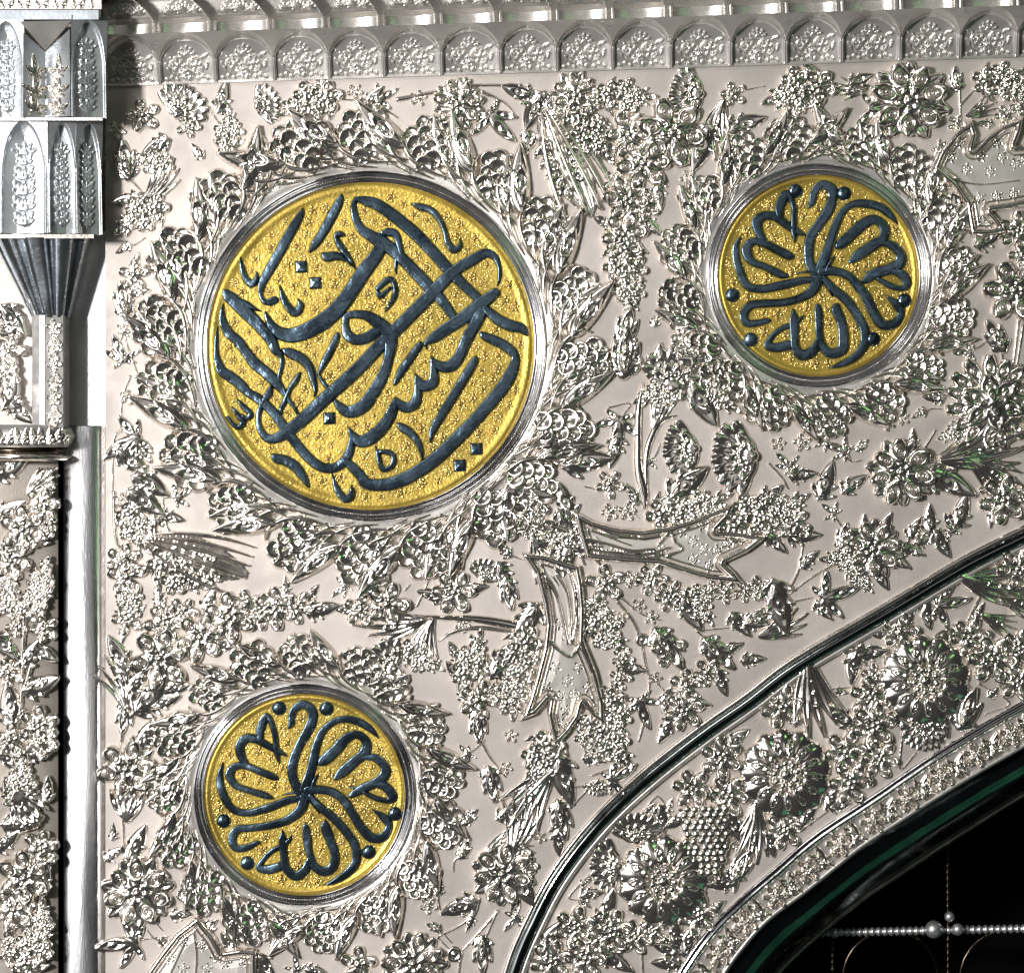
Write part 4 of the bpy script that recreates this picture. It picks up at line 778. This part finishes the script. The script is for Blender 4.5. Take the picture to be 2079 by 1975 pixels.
def m_capniche(v):
    """pointed niche with an engraved spray of leaves"""
    X, Y = grid(-48, 48, 0, 222, 1.2); ax = np.abs(X)
    wd = np.where(Y < 118, 45, 45*np.sqrt(np.clip(1-(np.clip(Y-118, 0, None)/96)**1.5, 0, 1)))
    f = np.minimum(wd-ax, 214-Y); ins = f > 0
    H = np.where(ins, 6-9*np.clip(f/30, 0, 1)**.8+7*np.clip(1-f/4, 0, 1), 8+.10*np.clip(Y-118, 0, None))
    E = np.maximum(0, 3.5*(1-(X/2.6)**2))*(Y > 12)*(Y < 176)
    for y, l, w_ in ((16, 30, 8), (44, 34, 9), (74, 34, 9), (104, 30, 8), (132, 24, 7)):
        for sg in (-1, 1):
            for da, lk in ((34, 1), (62, .72), (8, .6)): E = np.maximum(E, petal(X, Y, 0, y, 90-sg*da, l*lk*1.05, w_*lk, 7, point=.6, scoop=.35, boss=.4))
    for k in range(5): E = np.maximum(E, petal(X, Y, 0, 152, 90+(k-2)*34, 26, 5.5, 7, point=.6))
    H = np.where(ins & (f > 6), H+np.maximum(E, 0), H)
    return hmesh('capital_niche', X, Y, H, floor=-30, cut=-40)
def capniche(xc, ybase, wd, ht, d, ry, m):
    o = link('capital_niche', lib('capniche', 0, m_capniche), m, col, P(xc, ybase, d)-corg)
    o.rotation_euler = (math.radians(-2), 0, math.radians(ry)); o.scale = (wd/96, .9, ht/222); return o
for nm, pts, m in [('facet', [(47,66,168),(92,106,130),(92,238,128),(47,240,165)], M_CAP), ('facet', [(92,106,130),(141,60,168),(143,236,166),(92,238,128)], M_CAP),
                   ('facet', [(40,44,168),(146,42,168),(92,104,132)], M_FRIEZE)]: facet(nm, pts, m)
capniche(14, 240, 70, 196, 152, 0, M_CAP)
capniche(178, 240, 78, 200, 138, 32, M_FRIEZE)
for y, s_ in ((140, 46), (178, 52), (215, 46)):
    onfacet('sprig', 72, y, s_, 90, 147, col, M_CAP, ry=38, hs=.5); onfacet('sprig', 118, y, s_, 90, 149, col, M_CAP, ry=-36, hs=.5)
V, F = box(-80, 208, 239, 245, -20, 160); link('tier_ledge', mesh('tier_ledge', rel(V, corg), F, False), M_FRIEZE, col)
capniche(49, 474, 96, 230, 118, 0, M_CAP)
capniche(-42, 474, 80, 230, 100, -20, M_CAP)
capniche(126, 474, 60, 228, 110, 24, M_CAP)
capniche(178, 476, 62, 230, 84, 40, M_FRIEZE)
# fluted bell under the capital
V = []; F = []; n = 112; rows = 10
for j in range(rows+1):
    t = j/rows; cx = 84*(1-t)+104*t; rx = 102*(1-t)+40*t; dz = 118*(1-t)+62*t
    for i in range(n+1):
        a = math.pi*(1-i/n); fl = 1-.30*(1-t*.35)*(1-abs(math.sin(4.5*a)))**2.0
        V.append(P(cx+rx*fl*math.cos(a), 482+t*162-10*math.sin(a)*(1-t)*0, dz*fl*math.sin(a)*.9+14)-corg)
F = [(j*(n+1)+i, j*(n+1)+i+1, (j+1)*(n+1)+i+1, (j+1)*(n+1)+i) for j in range(rows) for i in range(n)]
link('fluted_bell', mesh('fluted_bell', V, F), M_BELL, col)
V, F = box(-40, 190, 476, 484, 0, 112); link('bell_lip', mesh('bell_lip', rel(V, corg), F, False), M_DARKSILVER, col)
# slender shaft in facets
pr = [(64, 6), (66, 40), (80, 66), (91, 70), (93, 68), (128, 62), (131, 58), (142, 14)]
for (x0, d0), (x1, d1), m in zip(pr[:-1], pr[1:], (M_STRIP, M_STRIP, M_STRIP, M_BLUE, M_FRIEZE, M_BLUE, M_DARKSILVER)):  # lit left side and shaded right side are put into the facet metals
    V = [P(x0, 640, d0)-corg, P(x1, 640, d1)-corg, P(x1, 868, d1)-corg, P(x0, 868, d0)-corg]; link('shaft_facet', mesh('shaft_facet', V, [(3, 2, 1, 0)], False), m, col)
for i in range(6): onfacet('spray' if i % 2 else 'flower5', 110, 665+i*36, 44 if i % 2 else 32, 90, 65, col)
# ring, groove and torus above the pilaster
def halfround(name, v0, v1, x0, x1, dep, m, steps=((0, .9), (.2, 1.0), (.5, 1.06), (.8, 1.0), (1, .9))):
    V = []; n = 40
    for t, k_ in steps:
        for i in range(n+1):
            a = math.pi*(1-i/n); cx = (x0+x1)/2; V.append(P(cx+(x1-x0)/2*k_*math.cos(a), v0+(v1-v0)*t, dep*k_*math.sin(a))-corg)
    F = [(j*(n+1)+i, j*(n+1)+i+1, (j+1)*(n+1)+i+1, (j+1)*(n+1)+i) for j in range(len(steps)-1) for i in range(n)]
    return link(name, mesh(name, V, F), m, col)
halfround('ring', 862, 908, -70, 146, 92, M_FRIEZE)
for i in range(9): onfacet('leaf', 2+i*16, 886, 34, 80 if i % 2 else 100, 97*math.sqrt(1-((2+i*16-38)/112)**2), col)
halfround('groove', 906, 922, -60, 128, 74, M_DARK)
halfround('bright_bead', 920, 936, -66, 138, 84, M_SILVER)
# pilaster with the foliage
V = []; n = 30
for v in (936, 2190):
    for i in range(n+1): t = i/n; V.append(P(-120+238*t, v, 24*math.sin(math.pi*min(1, .25+.75*t))**.7+2)-corg)
F = [(i, i+1, n+2+i, n+1+i) for i in range(n)]
link('pilaster', mesh('pilaster', V, F), M_PILASTER, col)
V = [P(-60, 470, 4)-corg, P(120, 470, 4)-corg, P(120, 870, 4)-corg, P(-60, 870, 4)-corg]; link('back_plate', mesh('back_plate', V, [(3, 2, 1, 0)], False), M_PLATE, col)
def placec(ox, oy, items, d):
    for it in items:
        if it[0] == 'stem':
            pts = [tile(ox, oy, *p) for p in it[1]]; q = [(x, -y, 7) for x, y in pts]; me, c = stroke_mesh('stem', [smooth_path(q)], 6); link('stem', me, M_SILVER, col, P(c[0], -c[1], d)-corg)
        else:
            u, v = tile(ox, oy, it[1], it[2]); u = min(u, 114-it[3]*.5); motif(it[0], u, v, it[3]*1.28, it[4] if len(it) > 4 else None, col, d=max(4, d-max(0, u-80)*.35), org=corg)
placec(0, 1000, [('flower6',180,280,78),('flower6',90,520,64),('spray',320,280,64,60),('leaf',100,420,50,30),('stem',((0,560),(110,720),(180,950),(170,1250),(160,1600),(120,1800))),('flower5',70,860,48),('flower5',130,1010,38),('spray',250,840,72,40),('spray',330,650,62,70),('flower5',340,1040,46),('leaf',230,1230,52,60),('stem',((180,1500),(240,1300))),('leaf',310,1480,62,10),('flower5',70,1370,52),('leaf',60,1620,72,110),('flower6',300,1780,66),('leaf',30,1180,62,-60),('flower5',380,240,36),('leaf',60,120,60,40),('flower6',320,100,60),('leaf',350,1220,50,-30),('spray',40,720,60,100)], 25)
placec(0, 500, [('leaf',90,1700,62,20),('lance',280,1780,62,60),('leaf',100,560,62,-50),('flower5',70,800,52),('leaf',90,1120,62,60),('leaf',150,1270,52,-50),('flower6',40,980,50),('leaf',60,650,50,200),('spray',350,1820,46,80)], 24)
placec(0, 1475, [('flower5',80,100,62),('flower6',310,100,62),('leaf',310,210,42,0),('leaf',70,250,52,-50),('spray',150,420,82,80),('leaf',380,480,42,100),('tulip',190,610,72,-60),('leaf',150,740,62,0),('flower6',340,930,62),('flower6',190,1150,88),('flower6',110,1390,72),('leaf',160,1500,42,-60),('stem',((30,1400),(110,1600),(200,1870))),('spray',330,1500,72,80),('spray',250,1690,92,70),('flower5',70,1650,42),('flower5',80,1740,38),('leaf',370,1150,42,70),('leaf',60,880,50,30),('leaf',60,500,50,120)], 25)

# ------------------------------------------------------------------ muqarnas cornice
cor = link('muqarnas_cornice', None, None, None, P(1100, 140, 0), label='silver cornice of two rows of small engraved arched niches along the top', cat='cornice')
korg = P(1100, 140, 0)
DIV = [214, 325, 438, 557, 669, 780, 896, 1016, 1131, 1243, 1361, 1483, 1595, 1708, 1827, 1948, 2064, 2186]
def yb(x): return 171-(x-267)*.0320        # lower edge of the lower row
def m_niche(v):
    X, Y = grid(-58, 58, -2, 92, 1.0); ax = np.abs(X)
    arch_h = 34+46*np.sqrt(np.clip(1-(ax/57.5)**2, 0, 1))+8*np.clip(1-ax/57, 0, 1)
    f = np.minimum(arch_h-Y, 57-ax)            # >0 inside the arch
    lean = Y*.34
    bowl = lean-2-7*np.clip(f/40, 0, 1)**.8
    H = np.where(f > 0, bowl+8*np.clip(1-f/3.5, 0, 1), lean+3+.8*np.clip(Y-40, 0, 60)*np.clip(-f/6, 0, 1))+5*np.exp(-((f-1)/1.8)**2)
    ii = f > 5; E = np.zeros(X.shape)
    for sx in (-1, 1):
        r = np.hypot(X-sx*18, Y-34); E = np.maximum(E, 5*np.exp(-((r-15.5)/2.0)**2)*(r < 19))
        for k in range(6): E = np.maximum(E, petal(X, Y, sx*18, 34, k*60+sx*10, 12, 3.6, 6.5, point=.2))
        E = np.maximum(E, petal(X, Y, sx*30, 48, 90+sx*-70, 14, 4.5, 6, point=.6)); E = np.maximum(E, petal(X, Y, sx*38, 24, 90-sx*20, 16, 4.5, 6, point=.6))
    for k in range(5): E = np.maximum(E, petal(X, Y, 0, 52, 90+(k-2)*36, 18, 4.6, 7.5, point=.6))
    for k in range(9): E = np.maximum(E, ball(X, Y, (k-4)*10.5, 7+(k % 2)*4, 4.6, 4.8))
    E = np.maximum(E, petal(X, Y, 0, 2, 90, 25, 14, 6, point=.8, vein=.2))
    H = np.where(ii, H+np.maximum(E, 0), H)
    return hmesh('niche', X, Y, np.maximum(H, -20), floor=-30, cut=-40)
def m_upper(v):
    X, Y = grid(-58, 58, -4, 96, 1.1); ax = np.abs(X)
    f = np.minimum(76-(ax/52)**2.2*44-Y, 53-ax)
    low = np.clip((36-Y)/7, 0, 1)
    bowl = 30-24*np.sqrt(np.clip(1-(ax/56)**2, 0, 1))
    H = np.where(f > 0, bowl*low+(34+Y*.32-6)*(1-low)+5*np.clip(1-f/4, 0, 1), -30)
    up = (f > 4) & (Y > 30)
    for k in range(7):
        a = 90+(k-3)*30; H = np.where(up, H+np.maximum(0, petal(X, Y, 0, 46, a, 20, 4.8, 7, point=.4, vein=.2)), H)
    for sx in (-1, 1):
        H = np.where(up, H+np.maximum(0, ball(X, Y, sx*26, 46, 6, 6)), H)
        for k in range(5): H = np.where(up, H+np.maximum(0, petal(X, Y, sx*26, 44, 90+(k-2)*40, 13, 3.6, 6, point=.4)), H)
    return hmesh('upper_niche', X, Y, np.maximum(H, -6), cut=-20)
for a, b in zip(DIV[:-1], DIV[1:]):
    xm = (a+b)/2; k = (b-a)/116
    n1 = link('niche', lib('niche', 0, m_niche), M_FRIEZE, cor, P(xm, yb(xm), 8)-korg, 1.83, (k, 1, .985))
    n2 = link('upper_niche', lib('upper', 0, m_upper), M_PALM, cor, P(xm-6, yb(xm)-91, 14)-korg, 1.83, (k, 1, .98))
# ledges and backing
V, F = [], []
xs = np.linspace(205, 2240, 40)
def ledge(name, dy0, dy1, d0, d1, m):
    V = []; 
    for x in xs: V += [P(x, yb(x)+dy0, d0)-korg, P(x, yb(x)+dy0, d1)-korg, P(x, yb(x)+dy1, d1)-korg, P(x, yb(x)+dy1, d0)-korg]
    F = [(i*4+j, i*4+(j+1) % 4, (i+1)*4+(j+1) % 4, (i+1)*4+j) for i in range(len(xs)-1) for j in range(4)]
    return link(name, mesh(name, V, F, False), m, cor)
ledge('lower_fillet', -2, 3, 0, 9, M_FRIEZE)
ledge('middle_ledge', -95, -84, 0, 34, M_FRIEZE)
ledge('backing', -190, -90, 0, 6, M_DARKSILVER)
ledge('top_ledge', -190, -174, 0, 78, M_FRIEZE)
